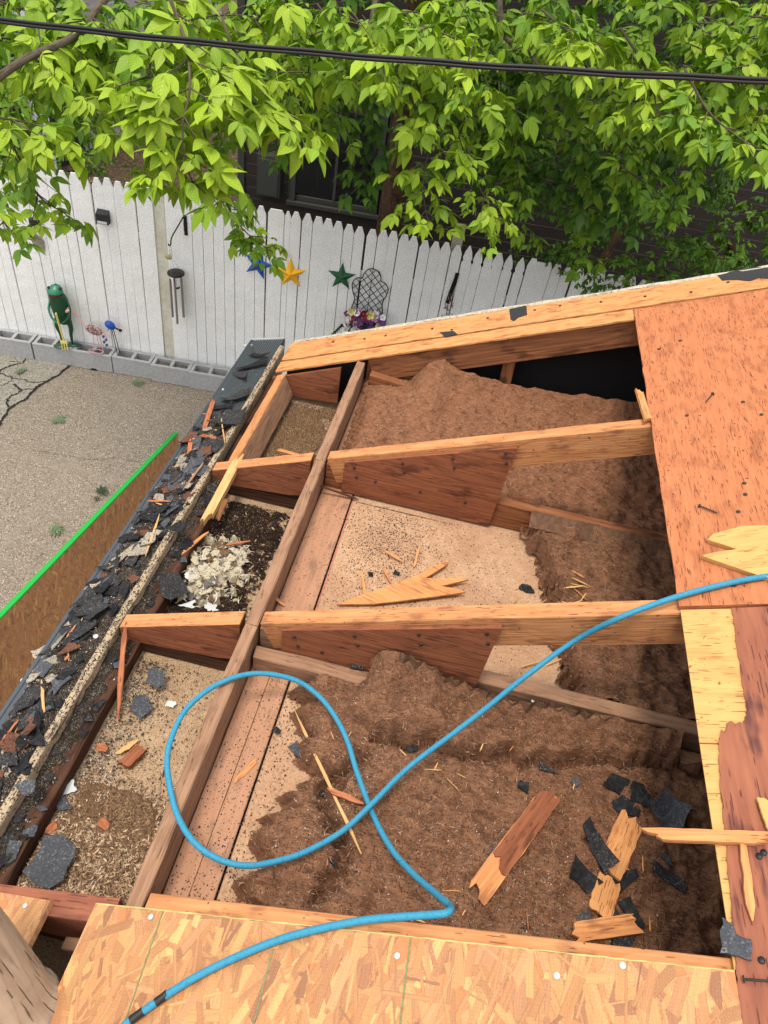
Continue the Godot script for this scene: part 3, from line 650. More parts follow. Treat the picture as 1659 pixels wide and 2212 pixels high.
func build_sheets():
	# upper plywood sheet
	var t := thing("plywood_sheet", "orange fissured plywood sheet of the upper roof, nail holes all over", "plywood sheet", rf(0.875, 0, -0.58), Basis())
	var left := PackedVector2Array()
	var r := RandomNumberGenerator.new(); r.seed = 4
	for i in 41: left.append(Vector2(0.874 + r.randf_range(-0.0015, 0.0015), lerp(-1.795, -0.580, i / 40.0)))
	left.append_array([Vector2(2.6, -0.580), Vector2(2.6, -1.812), Vector2(0.874, -1.80)])
	roof_slab("sheet", left, 0.0015, 0.0115, M.ply, PI / 2, t)
	var nm := nail_mesh()
	for i in 26:
		var u = 0.9 + r.randf() * 0.8; var z = lerp(-1.78, -0.6, r.randf())
		obj("nail", nm, M.nail, t, Transform3D(roof_basis(), rf(u, 0.0128, z)))
	# lower sheet: yellow inner ply, its red-brown face veneer torn away along the edge
	var l := thing("plywood_sheet", "delaminated plywood sheet with bare yellow strip and torn red-brown veneer", "plywood sheet", rf(0.875, 0, 0.0), Basis())
	roof_slab("inner_ply", PackedVector2Array([Vector2(0.876, -0.574), Vector2(0.874, -0.30), Vector2(1.02, -0.30), Vector2(1.1, -0.574)]), 0.0005, 0.0085, M.yellow, 0.0, l)
	roof_slab("inner_ply", PackedVector2Array([Vector2(0.874, -0.2975), Vector2(0.874, 0.016), Vector2(1.02, 0.016), Vector2(1.02, -0.2975)]), 0.0005, 0.008, M.yellow, 0.0, l, Vector2(0.3, 0.7))
	roof_slab("inner_ply", PackedVector2Array([Vector2(0.878, 0.020), Vector2(0.878, 1.9), Vector2(2.6, 1.9), Vector2(2.6, 0.020)]), 0.0005, 0.008, M.yellow, 0.0, l, Vector2(0.1, 0.2))
	roof_slab("inner_ply", PackedVector2Array([Vector2(1.0202, -0.574), Vector2(1.0202, 0.018), Vector2(2.6, 0.018), Vector2(2.6, -0.574)]), -0.0004, 0.008, M.yellow, 0.0, l, Vector2(0.1, 0.2))
	var edge = [[1580, 1307], [1585, 1345], [1590, 1383], [1598, 1440], [1606, 1490], [1612, 1535], [1610, 1553], [1606, 1562], [1596, 1560], [1588, 1566], [1580, 1557], [1571, 1562], [1567, 1580], [1563, 1588], [1560, 1576], [1556, 1590], [1553, 1602], [1553, 1640], [1557, 1700], [1562, 1760], [1569, 1820], [1572, 1880], [1580, 1950], [1584, 2010], [1590, 2080], [1594, 2140], [1604, 2212]]
	var ep := roof_poly(edge, 0.011)
	ep[0].y = -0.574
	var ep2 := PackedVector2Array()
	for i in ep.size() - 1:
		for k in 5:
			var q = ep[i].lerp(ep[i + 1], k / 5.0)
			ep2.append(q + Vector2(r.randf_range(-0.0012, 0.0012), r.randf_range(-0.001, 0.001)))
	ep2.append_array([ep[-1] + Vector2(0, 0.0), ep[-1] + Vector2(0, 1.6), Vector2(2.6, 1.8), Vector2(2.6, -0.574)])
	roof_slab("face_veneer", ep2, 0.0092, 0.003, M.veneer, PI / 2, l)
	for p in [[1650, 1842], [1640, 1850], [1645, 2075]]:
		obj("nail", nm, M.black, l, Transform3D(roof_basis(), on_roof(p[0], p[1], 0.0125)))
	# rake boards on the gable overhang
	var rk := thing("rake_board", "orange rake board with torn black felt along the gable edge", "board", rf(-0.33, 0, -1.88))
	board("plank", rf(-0.345, 0.001, -1.8835), rf(2.6, 0.001, -1.8835), Vector3(-sin(TH), cos(TH), 0), 0.124, 0.02, M.rake, rk, 0.002, 40, 0.0008)
	board("drip_edge", rf(-0.335, 0.001, -1.956), rf(2.6, 0.001, -1.956), Vector3(-sin(TH), cos(TH), 0), 0.018, 0.024, M.white_worn, rk, 0.003, 60, 0.0015)
	for i in 14:
		obj("nail", nm, M.nail, rk, Transform3D(roof_basis(), rf(-0.2 + i * 0.12 + r.randf() * 0.06, 0.0118, -1.845 - r.randf() * 0.07)))
	var patch = [[[1100, 668], [1137, 660], [1139, 680], [1120, 686], [1110, 694], [1103, 690]], [[1549, 594], [1600, 582], [1680, 569], [1680, 604], [1640, 600], [1620, 607], [1590, 604], [1560, 606]], [[950, 718], [980, 715], [988, 722], [962, 728]]]
	for p in patch:
		roof_slab("felt_scrap", roof_poly(p, 0.012), 0.0115, 0.0012, M.tar, 0.0, rk)
	var rs := board("rake_strip", rf(-0.345, 0.0055, -1.777), rf(0.872, 0.0055, -1.777), Vector3(-sin(TH), cos(TH), 0), 0.066, 0.008, M.rake, self, 0.0015, 30, 0.0006)
	tag(rs, "narrow bare wood strip along the top of the gable truss", "board")
	# chipboard sheets in front
	var o := thing("chipboard_sheet", "new chipboard roof sheet with yellow-green sealed edge under the hose end", "chipboard sheet", rf(0.4, 0, 0.5))
	roof_slab("sheet", PackedVector2Array([Vector2(-0.083, 0.031), Vector2(0.874, 0.0195), Vector2(0.874, 1.9), Vector2(-0.07, 1.9)]), 0.0012, 0.0112, M.osb, 0.0, o)
	var edge_paint := plain(Color(0.70, 0.67, 0.42), 0.8)
	board("sealed_edge", rf(-0.083, 0.0068, 0.0298), rf(0.874, 0.0068, 0.0183), Vector3(-sin(TH), cos(TH), 0), 0.002, 0.0114, edge_paint, o, 0.0006, 80, 0.0006)
	for p in [[326, 1981], [1203, 2108], [1632, 2061], [1632, 2130], [858, 2065], [1345, 2086]]:
		var q = on_roof(p[0], p[1], 0.0128)
		if p[0] < 1600: obj("nail", nm, M.paper, o, Transform3D(roof_basis(), q))
	var ink := plain(Color(0.46, 0.49, 0.33), 0.9)
	for e in [[352, 1968, 268, 2212], [589, 2053, 548, 2212], [887, 2027, 864, 2212]]:
		var ia := on_roof(e[0], e[1], 0.0131); var ib := on_roof(e[2], e[3], 0.0131)
		board("ink_line", ia, ib, Vector3(-sin(TH), cos(TH), 0), 0.0018, 0.0006, ink, o, 0.0001, 30, 0.0006)
	var s := thing("chipboard_sheet", "small chipboard offcut with a cut edge beside the dark roof gap", "chipboard sheet", rf(-0.25, 0, 0.3))
	roof_slab("sheet", PackedVector2Array([Vector2(-0.385, 0.028), Vector2(-0.173, 0.034), Vector2(-0.171, 1.9), Vector2(-0.385, 1.9)]), 0.0012, 0.0112, M.osb, 0.0, s, Vector2(0.37, 0.2))
	obj("nail", nm, M.paper, s, Transform3D(roof_basis(), on_roof(55, 1957, 0.0128)))
	# ceiling of the room below
	var c := thing("ceiling_panel", "light tan ceiling panel seen between the trusses, dusted with grit", "ceiling panel", Vector3(1, CEIL - 0.02, 0))
	for z in [[-1.80, 2.3]]:
		board("panel", Vector3(2.35, CEIL - 0.009, z[0]), Vector3(2.35, CEIL - 0.009, z[1]), Vector3.UP, 4.51, 0.014, M.panel, c)
	var cb = [[0.0005, 0.0455, 2.3, -0.57, "orange ceiling board along the blocking, inside the hose loop"], [0.0465, 0.0905, 2.3, -0.57, "orange ceiling board between its split twin and the light panel"], [0.0005, 0.0905, -0.572, -1.18, "dusty wide ceiling board beside the forked wood shard"], [0.0005, 0.0905, -1.182, -1.80, "ceiling board mostly buried under the gable-side insulation"]]
	for e in cb:
		var b := board("ceiling_board", Vector3((e[0] + e[1]) / 2, CEIL - 0.006, e[2]), Vector3((e[0] + e[1]) / 2, CEIL - 0.006, e[3]), Vector3.UP, e[1] - e[0], 0.014, M.cboard, self, 0.001, 12, 0.0003)
		tag(b, e[4], "board")
	board("edge_tape", Vector3(0.0985, CEIL - 0.0013, -0.58), Vector3(0.0985, CEIL - 0.0013, -1.17), Vector3.UP, 0.0025, 0.001, plain(Color(0.72, 0.42, 0.38), 0.9), c, 0.0002, 40, 0.0003)

func build_garage():
	var g := thing("garage", "low garage whose eave and gable roof is stripped open", "garage", Vector3(2, GY, 0))
	board("wall", Vector3(-0.03, -1.59, 2.3), Vector3(-0.03, -1.59, -1.79), Vector3.UP, 0.08, 2.71, M.white, g)
	board("wall", Vector3(0.01, -1.59, -1.80), Vector3(4.7, -1.59, -1.80), Vector3.UP, 0.08, 2.71, M.white, g)
	board("wall", Vector3(4.7, -1.59, 2.3), Vector3(4.7, -1.59, -1.8), Vector3.UP, 0.08, 2.71, M.white, g)
	board("wall", Vector3(0.01, -1.59, 2.3), Vector3(4.7, -1.59, 2.3), Vector3.UP, 0.08, 2.71, M.white, g)
	var ridge := rf(2.6, -0.005, 0)
	var tri_p := PackedVector2Array([Vector2(-0.3, -rf(-0.32, -0.012, 0).y), Vector2(ridge.x, -ridge.y + 0.012), Vector2(ridge.x * 2 + 0.3, -rf(-0.32, -0.012, 0).y), Vector2(4.7, 0.26), Vector2(-0.3, 0.26)])
	for z in [-1.835, 2.0]:  # the near panel is unseen, added to close the attic against light
		obj("gable_panel", slab_mesh(tri_p, 0.012), M.felt, g, Transform3D(Basis(Vector3(1, 0, 0), Vector3(0, 0, 1), Vector3(0, -1, 0)), Vector3(0, 0, z)))
	var far := rf(2.6, 0.012, 0)
	board("added_back_slope", Vector3(far.x, far.y, 0.0), Vector3(far.x * 2 + 0.3, rf(-0.32, 0, 0).y, 0.0), Vector3(sin(TH), cos(TH), 0), 4.0, 0.012, M.ply, g)  # far slope out of view, added so no light leaks into the attic
	var gap := board("roof_board", rf(-0.16, -0.10, 0.075), rf(-0.05, -0.10, 0.075), Vector3(-sin(TH), cos(TH), 0), 0.02, 0.10, M.grey, g)
	gap.set_meta("label", "board seen through the gap between the chipboard sheets")

# ---------------------------------------------------------------- insulation
var n_lo := FastNoiseLite.new()
var n_mid := FastNoiseLite.new()
var n_fine := FastNoiseLite.new()
var n_cells := FastNoiseLite.new()
func pw(x: float, pts: Array) -> float:      # piecewise linear
	if x <= pts[0][0]: return pts[0][1]
	for i in pts.size() - 1:
		if x <= pts[i + 1][0]:
			return lerp(float(pts[i][1]), float(pts[i + 1][1]), (x - pts[i][0]) / (pts[i + 1][0] - pts[i][0]))
	return pts[-1][1]
func relief(x, z, a := 1.0) -> float:
	var f = n_fine.get_noise_2d(x, z * 0.6)
	return a * (0.015 * n_lo.get_noise_2d(x, z) + 0.0030 * n_mid.get_noise_2d(x, z) + 0.0020 * f + 0.006 * pow(max(0.0, n_mid.get_noise_2d(x * 0.45 + 9.0, z * 0.45)), 2.0) * 2.0)
func h_ab(x: float, z: float) -> Vector2:
	var bx = pw(z, [[-0.52, 0.125], [-0.46, 0.12], [-0.40, 0.15], [-0.33, 0.175], [-0.28, 0.16], [-0.226, 0.15], [-0.12, 0.135], [0.0, 0.15]]) + 0.05 * n_lo.get_noise_2d(1.0, z * 2.0) + 0.012 * n_mid.get_noise_2d(z, 2.0)
	var m = x - bx
	var zf = pw(x, [[0.25, -0.43], [0.297, -0.41], [0.573, -0.43], [0.742, -0.465], [1.0, -0.52]]) + 0.025 * n_lo.get_noise_2d(x, 3.0)
	var h = CEIL + 0.052 * smoothstep(0.0, 0.035, m) + relief(x, z) * clampf(m * 20.0, 0.0, 1.0)
	var xc = 0.262 + 0.25 * max(0.0, z + 0.20) + 0.025 * sin(z * 30.0) + 0.02 * n_mid.get_noise_2d(z, 7.0)
	if z > -0.39: h -= 0.045 * exp(-pow((x - xc) / 0.014, 2.0)) * smoothstep(-0.39, -0.36, z) * smoothstep(-0.03, -0.10, z)
	# a second tear across the left lumps
	var zc = -0.315 + 0.4 * (x - 0.2) + 0.02 * n_mid.get_noise_2d(x, 1.0)
	if x < 0.27: h -= 0.03 * exp(-pow((z - zc) / 0.013, 2.0))
	var edge = 0.262 + 0.02 * n_mid.get_noise_2d(5.0, z)
	if z < zf and x > edge - 0.03:
		var peak = pw(x, [[0.24, -0.04], [0.28, 0.03], [0.31, 0.055], [0.35, 0.042], [0.42, 0.008], [0.5, -0.022], [0.62, -0.025], [0.75, 0.0], [0.95, 0.02]])
		var f = clampf((zf - z) / (zf + 0.55), 0.0, 1.0)
		var top = lerp(CEIL + 0.075, peak, f) + relief(x, z, 1.2)
		h = lerp(h, max(h, top), smoothstep(edge - 0.03, edge, x) * smoothstep(0.0, 0.014, zf - z))
	elif x > 0.3:
		h -= 0.028 * smoothstep(0.025, 0.0, z - zf)      # the lap where the folded mat ends
	if z < -0.518 and (x < edge or x > 0.95): return Vector2(h, -1)
	if h < CEIL + 0.001: h = CEIL + 0.001
	return Vector2(h, m)
func h_bc(x: float, z: float) -> Vector2:
	var bx = pw(z, [[-1.18, 0.60], [-1.05, 0.635], [-0.96, 0.67], [-0.8, 0.70], [-0.6, 0.73]]) + 0.03 * n_mid.get_noise_2d(x, z) + 0.02 * n_lo.get_noise_2d(z, x)
	var m = x - bx
	var h = CEIL + 0.075 * smoothstep(0.0, 0.03, m) + relief(x, z, 1.2) * clampf(m * 25.0, 0.0, 1.0) + 0.02 * smoothstep(-1.05, -1.16, z)
	return Vector2(max(h, CEIL + 0.001), m)
func h_cd(x: float, z: float) -> Vector2:
	var m = x - 0.006 - 0.02 * abs(n_mid.get_noise_2d(z, x))
	var f = clampf((-1.42 - z) / 0.32, 0.0, 1.0)
	var top = pw(x, [[0.0, -0.08], [0.16, -0.04], [0.21, 0.05], [0.26, 0.07], [0.32, 0.04], [0.5, 0.03], [0.9, 0.07], [1.6, 0.1]])
	var h = CEIL + 0.05 * smoothstep(0.0, 0.05, m)
	h = lerp(h, top, f * f) + relief(x, z, 1.0 - 0.3 * f) * clampf(m * 14.0, 0.0, 1.0)
	h += 0.012 * exp(-pow((x - 0.13 - 0.1 * (z + 1.4)) / 0.02, 2.0)) * n_mid.get_noise_2d(x * 2, z)
	return Vector2(max(h, CEIL + 0.001), m)
func fibres(hf: Callable, x0, x1, z0, z1, n, parent, cols: Array, len := 0.02, sd := 1):
	var r := RandomNumberGenerator.new(); r.seed = sd
	var st := SurfaceTool.new(); st.begin(Mesh.PRIMITIVE_TRIANGLES)
	for i in n:
		var x = r.randf_range(x0, x1); var z = r.randf_range(z0, z1); var h = hf.call(x, z)
		if h.y < 0.004: continue
		var a = r.randf() * TAU; var d := Vector3(cos(a), r.randf_range(-0.2, 0.2), sin(a)).normalized(); var s = d.cross(Vector3.UP).normalized()
		var L = len * r.randf_range(0.3, 1.3); var w = r.randf_range(0.0003, 0.0009); var p := Vector3(x, h.x - 0.001, z)
		var mid = p + d * L * 0.5 + Vector3(0, r.randf() * 0.2 * L, 0) + s * r.randf_range(-0.15, 0.15) * L; var e = mid + d * L * 0.5 + s * r.randf_range(-0.3, 0.3) * L - Vector3(0, 0.15 * L, 0)
		var c: Color = cols[r.randi() % cols.size()] * r.randf_range(0.7, 1.2)
		st.set_color(c)
		for v in [p - s * w, mid - s * w, mid + s * w, p - s * w, mid + s * w, p + s * w, mid - s * w, e, mid + s * w]:
			st.set_normal(Vector3.UP); st.add_vertex(v)
	var o := obj("fibre", st.commit(), M.fibre, parent)
	o.set_meta("kind", "stuff")
func build_insulation():
	n_lo.seed = 3; n_lo.frequency = 11.0; n_lo.fractal_octaves = 2
	n_mid.seed = 5; n_mid.frequency = 38.0; n_mid.fractal_octaves = 3
	n_fine.seed = 9; n_fine.frequency = 95.0; n_fine.fractal_octaves = 3
	var fc = [Color(0.17, 0.09, 0.055), Color(0.23, 0.13, 0.08), Color(0.10, 0.05, 0.03), Color(0.31, 0.19, 0.12)]
	var a := thing("insulation_batt", "brown fibre insulation batt torn open under the looped hose", "insulation", Vector3(0.5, CEIL, -0.25))
	obj("fibre_mat", field_mesh(0.08, 1.5, -0.552, -0.002, 0.0038, h_ab, 1.0, true), M.batt, a)
	fibres(h_ab, 0.1, 0.95, -0.55, -0.003, 14000, a, fc, 0.011, 1)
	# crinkled paper edge of the folded flap
	var st := new_st(); var prev = null; var r := RandomNumberGenerator.new(); r.seed = 8
	for i in 90:
		var x = lerp(0.32, 0.80, i / 89.0)
		var h = h_ab(x, -0.545).x
		var zz = -0.546 + 0.006 * sin(i * 1.05) + 0.003 * sin(i * 0.37)
		var lo := Vector3(x, h - 0.03, zz + 0.012); var hi := Vector3(x + r.randf_range(-0.002, 0.002), h + 0.010 + 0.006 * sin(i * 0.35) + r.randf_range(0, 0.003), zz)
		if prev: quad(st, prev[0], lo, hi, prev[1])
		prev = [lo, hi]
	obj("paper_facing", done(st), M.kraft, a)
	var b := thing("insulation_batt", "brown insulation batt with straw splinters beside the light ceiling panel", "insulation", Vector3(0.8, CEIL, -0.9))
	obj("fibre_mat", field_mesh(0.56, 1.5, -1.178, -0.612, 0.005, h_bc, 1.0, true), M.batt, b)
	fibres(h_bc, 0.6, 1.1, -1.175, -0.615, 8000, b, fc, 0.010, 2)
	var st2 := new_st(); prev = null
	for i in 60:
		var x = lerp(0.60, 1.2, i / 59.0); var h = CEIL + 0.088
		var lo := Vector3(x, h - 0.004, -1.12 + r.randf_range(-0.001, 0.001)); var hi := Vector3(x, h + 0.020 + r.randf_range(-0.001, 0.001), -1.165)
		if prev: quad(st2, prev[0], lo, hi, prev[1])
		prev = [lo, hi]
	obj("paper_facing", done(st2), M.kraft, b)
	var c := thing("insulation_batt", "reddish brown crumbled insulation mound in the bay along the gable", "insulation", Vector3(0.6, CEIL, -1.5))
	obj("fibre_mat", field_mesh(0.0, 1.7, -1.742, -1.224, 0.0045, h_cd, 1.0, true), M.batt_red, c)
	var fr = [Color(0.30, 0.17, 0.10), Color(0.24, 0.13, 0.075), Color(0.38, 0.24, 0.15), Color(0.17, 0.09, 0.05)]
	fibres(h_cd, 0.02, 1.1, -1.74, -1.226, 12000, c, fr, 0.009, 3)

# ---------------------------------------------------------------- debris
func scrap_at(p: Vector3, nrm: Vector3, sx, sz, turn, m, label, group := "", bend := 0.0, cat := "shingle scrap", called := "shingle_scrap", thick := 0.0022, sd := 0) -> MeshInstance3D:
	if sd == 0: sd = int(abs(p.x * 7001 + p.z * 9011) * 13) + 1
	var me := flake_mesh(torn(sx, sz, sd, 0.05 if called == "shingle_scrap" else 0.14) if called == "shingle_scrap" or called == "paper_scrap" else ragged(sx, sz, 13, 0.22, sd), thick, bend, fposmod(sd * 0.37, PI), sd)
	var y := nrm.normalized(); var x := Vector3(cos(turn), 0, sin(turn)); x = (x - y * x.dot(y)).normalized()
	var o := obj(called, me, m, self, Transform3D(Basis(x, y, x.cross(y)), p))
	tag(o, label, cat, group)
	return o
func sliver(a: Vector3, b: Vector3, w, t, m, label, group := "", bend := 0.0, called := "wood_splinter", cat := "splinter", roll := 0.0) -> MeshInstance3D:
	var up := Vector3.UP.rotated((b - a).normalized(), roll)
	var sd = int(abs(a.x * 7919 + a.z * 3571) * 17) + 3
	var o := obj(called, splinter_mesh(a.distance_to(b), w, t, sd, bend) if w < 0.0125 else shard_mesh(a.distance_to(b), w, t, sd), m, self, board_xf(a, b, up))
	tag(o, label, cat, group)
	return o
func h_pile(u: float, z: float) -> Vector2:
	var e = min(u + 0.548, -0.398 - u)
	var m = min(e, z + 1.50 + 0.06 * n_mid.get_noise_2d(u, z))
	return Vector2(-0.004 + 0.010 * smoothstep(0.0, 0.03, e) + 0.006 * n_mid.get_noise_2d(u * 0.7, z * 0.7) + 0.004 * n_fine.get_noise_2d(u * 0.6, z * 0.6), m + 0.004)
func grains(called, label, n, pick: Callable, cols: Array, size: Vector2, longf: float, sd: int):
	var r := RandomNumberGenerator.new(); r.seed = sd
	var st := new_st()
	var o6 = [Vector3(longf, 0, 0), Vector3(0, 0.5, 0), Vector3(0, 0, 0.7), Vector3(-longf, 0, 0), Vector3(0, -0.5, 0), Vector3(0, 0, -0.7)]
	for f in [[0, 1, 2], [2, 1, 3], [3, 1, 5], [5, 1, 0], [0, 2, 4], [2, 3, 4], [3, 5, 4], [5, 0, 4]]: tri(st, o6[f[0]], o6[f[1]], o6[f[2]])
	var me := done(st); var xf = []; var cs = []
	for i in n:
		var p = pick.call(r)
		if p == null: continue
		var s = lerp(size.x, size.y, pow(r.randf(), 2.5))
		xf.append(Transform3D(Basis.from_euler(Vector3(r.randf_range(-0.4, 0.4), r.randf() * TAU, r.randf_range(-0.4, 0.4))).scaled(Vector3.ONE * s), p))
		cs.append(cols[r.randi() % cols.size()] * r.randf_range(0.7, 1.25))
	var mm := multi(called, me, M.chip, xf, cs)
	tag(mm, label, "debris", "", "stuff")

func build_debris():
	var r := RandomNumberGenerator.new(); r.seed = 21
	var NR := Vector3(-sin(TH), cos(TH), 0)
	# bed of grit on the gutter guard
	var bed := obj("shingle_grit", field_mesh(-0.55, -0.397, -1.56, 0.9, 0.006, h_pile), M.grit, self, Transform3D(Basis(Vector3(0, 0, 1), TH), Vector3.ZERO))
	tag(bed, "bed of black shingle grit lying on the gutter guard", "debris", "", "stuff")
	var hn = func(x: float, z: float) -> Vector2:
		return Vector2(-0.186 + 0.010 * n_mid.get_noise_2d(x, z * 0.6) + 0.003 * n_fine.get_noise_2d(x, z) - 0.25 * (x + 0.32), 1.0 - step_in(z))
	var bed2 := obj("shingle_grit", field_mesh(-0.349, -0.300, -1.22, 0.010, 0.006, hn), M.grit)
	tag(bed2, "black grit heaped on the dark board inside the fascia", "debris", "", "stuff")
	var beds = [[-1.735, -1.228, M.crumb, 0.55, -0.30, "brown crumbly dirt on the soffit of the gable eave bay"], [-1.155, -0.625, M.earth, 0.10, -0.145, "black earthy dirt around the nest fluff"], [-0.24, 0.0, M.crumb, 0.25, -0.30, "brown crumb layer on the soffit inside the hose loop bay"]]
	for e in beds:
		var hb = func(x: float, z: float) -> Vector2:
			var d = min(min(x + 0.294, -0.077 - x), min(z - e[0], e[1] - z) * 1.5)
			var m = 0.02 + d * 1.2 + 0.10 * n_lo.get_noise_2d(x * 0.8, z * 0.8) + 0.05 * n_mid.get_noise_2d(x, z) - max(0.0, x - e[4]) * (0.9 if e[2] == M.earth else 0.0)
			if e[2] == M.crumb and e[0] > -1.0: m += (z + 0.14) * 0.5
			return Vector2(SOF + 0.0005 + clampf(m, 0.0, 0.05) * 0.16 + 0.003 * n_mid.get_noise_2d(x * 1.5, z * 1.5) * clampf(m * 30.0, 0.0, 1.0) + 0.002 * n_fine.get_noise_2d(x, z) * clampf(m * 30.0, 0.0, 1.0), m)
		var bo := obj("dirt_layer", field_mesh(-0.294, -0.0765, e[0], e[1], 0.0045, hb), e[2])
		tag(bo, e[5], "dirt", "", "stuff")
	# grains
	var gc = [Color(0.02, 0.02, 0.02), Color(0.03, 0.03, 0.03), Color(0.05, 0.045, 0.04), Color(0.25, 0.22, 0.19), Color(0.42, 0.38, 0.33), Color(0.16, 0.09, 0.05)]
	grains("shingle_granules", "loose black and pale shingle granules along gutter and fascia", 12000, func(q):
		var k = q.randf(); var z = q.randf_range(-1.95, 0.6)
		if k < 0.5: var u = q.randf_range(-0.54, -0.40); return rf(u, h_pile(u, z).x + 0.001, z) if z > -1.5 or q.randf() < 0.25 else null
		if k < 0.8: return rf(-0.37 - q.randf() * 0.02, 0.0, z) + Vector3(0, -0.0, 0) if q.randf() < 0.0 else Vector3(-0.3595 + q.randf_range(-0.010, 0.010), -0.1495, z)
		var x = q.randf_range(-0.347, -0.300); return Vector3(x, hn.call(x, z).x + 0.0005, z) if z > -1.2 and z < 0.0 else null
		, gc + [Color(0.02, 0.02, 0.02), Color(0.03, 0.028, 0.026)], Vector2(0.0009, 0.0032), 1.0, 31)
	var sc = [Color(0.33, 0.21, 0.12), Color(0.45, 0.31, 0.19), Color(0.20, 0.11, 0.06), Color(0.52, 0.40, 0.27), Color(0.12, 0.07, 0.04)]
	grains("sawdust", "brown chewed wood chips on the soffit of the eave bay below the hose loop", 15000, func(q):
		var z = -0.26 + 0.264 * pow(q.randf(), 0.6) + q.randfn(0, 0.02); return Vector3(q.randf_range(-0.293, -0.078), SOF + 0.002 + q.randf() * 0.012 * smoothstep(-0.28, -0.05, z), z) if z < 0.004 else null
		, sc, Vector2(0.0008, 0.0032), 2.6, 32)
	grains("soffit_grit", "black grit and crumbs on the sandy soffit beside the dark board", 5200, func(q):
		var z = q.randf_range(-0.56, 0.0); var x = -0.293 + abs(q.randfn(0, 0.05)) if q.randf() < 0.7 else q.randf_range(-0.293, -0.078)
		return Vector3(min(x, -0.078), SOF + 0.002 + q.randf() * 0.003, z)
		, gc + [Color(0.06, 0.04, 0.03), Color(0.10, 0.06, 0.04)], Vector2(0.0008, 0.0032), 1.3, 37)
	grains("sawdust", "dark grit and chips on the soffit around the nest fluff", 11000, func(q):
		return Vector3(clampf(q.randfn(-0.2, 0.05), -0.293, -0.078), SOF + 0.002 + q.randf() * 0.005, q.randf_range(-1.16, -0.6))
		, [Color(0.03, 0.02, 0.015), Color(0.05, 0.03, 0.02), Color(0.12, 0.07, 0.04), Color(0.33, 0.23, 0.15), Color(0.02, 0.02, 0.02)], Vector2(0.0009, 0.0055), 2.0, 33)
	grains("sawdust", "brown grit and chips on the soffit of the gable eave bay", 10000, func(q):
		return Vector3(q.randf_range(-0.293, -0.078), SOF + 0.002 + q.randf() * 0.004, q.randf_range(-1.74, -1.225))
		, sc + [Color(0.05, 0.04, 0.03), Color(0.1, 0.07, 0.05), Color(0.16, 0.1, 0.07)], Vector2(0.0009, 0.0032), 1.6, 34)
	grains("ceiling_grit", "fine dark grit scattered over the ceiling panel and boards", 7500, func(q):
		var k = q.randf(); var z; var x
		if k < 0.45: x = clampf(q.randfn(0.235, 0.075), 0.005, 0.64); z = clampf(q.randfn(-1.0, 0.14), -1.15, -0.62)
		elif k < 0.75: x = q.randf_range(0.005, 0.66); z = q.randf_range(-1.16, -0.62)
		else: x = q.randf_range(0.004, 0.15); z = q.randf_range(-0.51, -0.005)
		return Vector3(x, CEIL + 0.001 if x < 0.091 else CEIL - 0.001, z)
		, [Color(0.03, 0.025, 0.02), Color(0.06, 0.04, 0.03), Color(0.12, 0.08, 0.05), Color(0.03, 0.03, 0.03)], Vector2(0.0008, 0.0027), 1.1, 35)
	grains("ceiling_grit", "dark granules sprinkled over the torn insulation and its shingle scraps", 2600, func(q):
		var x = q.randfn(0.62, 0.12); var z = q.randfn(-0.16, 0.09)
		if q.randf() < 0.35: x = q.randfn(0.28, 0.04); z = q.randfn(-0.25, 0.09)
		if x > 0.95 or z > -0.005 or z < -0.5: return null
		var h = h_ab(x, z); return Vector3(x, h.x + 0.001, z) if h.y > 0 else null
		, gc, Vector2(0.0008, 0.0024), 1.0, 36)
	# shingle scraps one by one: in the gutter, random
	var mats = [M.shingle, M.shingle_under, M.shingle, M.shingle_under, M.shingle_slate, M.shingle_under, M.shingle_pale, M.shingle_rust]
	var nmz = ["dark granulated", "smooth black", "dark granulated", "smooth black", "slate grey", "smooth black", "pale granulated", "rusty brown"]
	for i in 280:
		var z = r.randf_range(-1.45, 0.25); var u = r.randf_range(-0.535, -0.405); var k = r.randi() % 8
		var s = lerp(0.012, 0.055, pow(r.randf(), 1.5))
		var tilt := Vector3(r.randf_range(-0.25, 0.25), 0, r.randf_range(-0.25, 0.25))
		var asp = r.randf_range(0.8, 1.7)
		var where = "beside the gable eave bay" if z < -1.2 else ("beside the nest bay" if z < -0.6 else ("beside the hose-loop bay" if z < 0.0 else "past the reddish rafter tail"))
		var what = ("tiny " if s < 0.018 else ("small " if s < 0.03 else "hand-sized ")) + ("narrow " if asp > 1.35 else "") + nmz[k]
		scrap_at(rf(u, h_pile(u, z).x + 0.002 + r.randf() * 0.005, z), NR + tilt, s * asp, s, r.randf() * TAU, mats[k], what + " shingle scrap in the gutter grit " + where, what + " scraps " + where, r.randf_range(-9, 14))
	for i in 34:
		var z = r.randf_range(-1.15, -0.02); var x = r.randf_range(-0.345, -0.30); var k = r.randi() % 6
		scrap_at(Vector3(x, -0.181, z), Vector3(r.randf_range(-0.1, 0.5), 1, r.randf_range(-0.2, 0.2)), r.randf_range(0.012, 0.035), r.randf_range(0.01, 0.026), r.randf() * TAU, mats[k], "small torn " + nmz[k] + " shingle scrap on the dark board " + ("beside the nest bay" if z < -0.6 else "beside the hose-loop bay"), "small " + nmz[k] + " scraps inside the fascia")
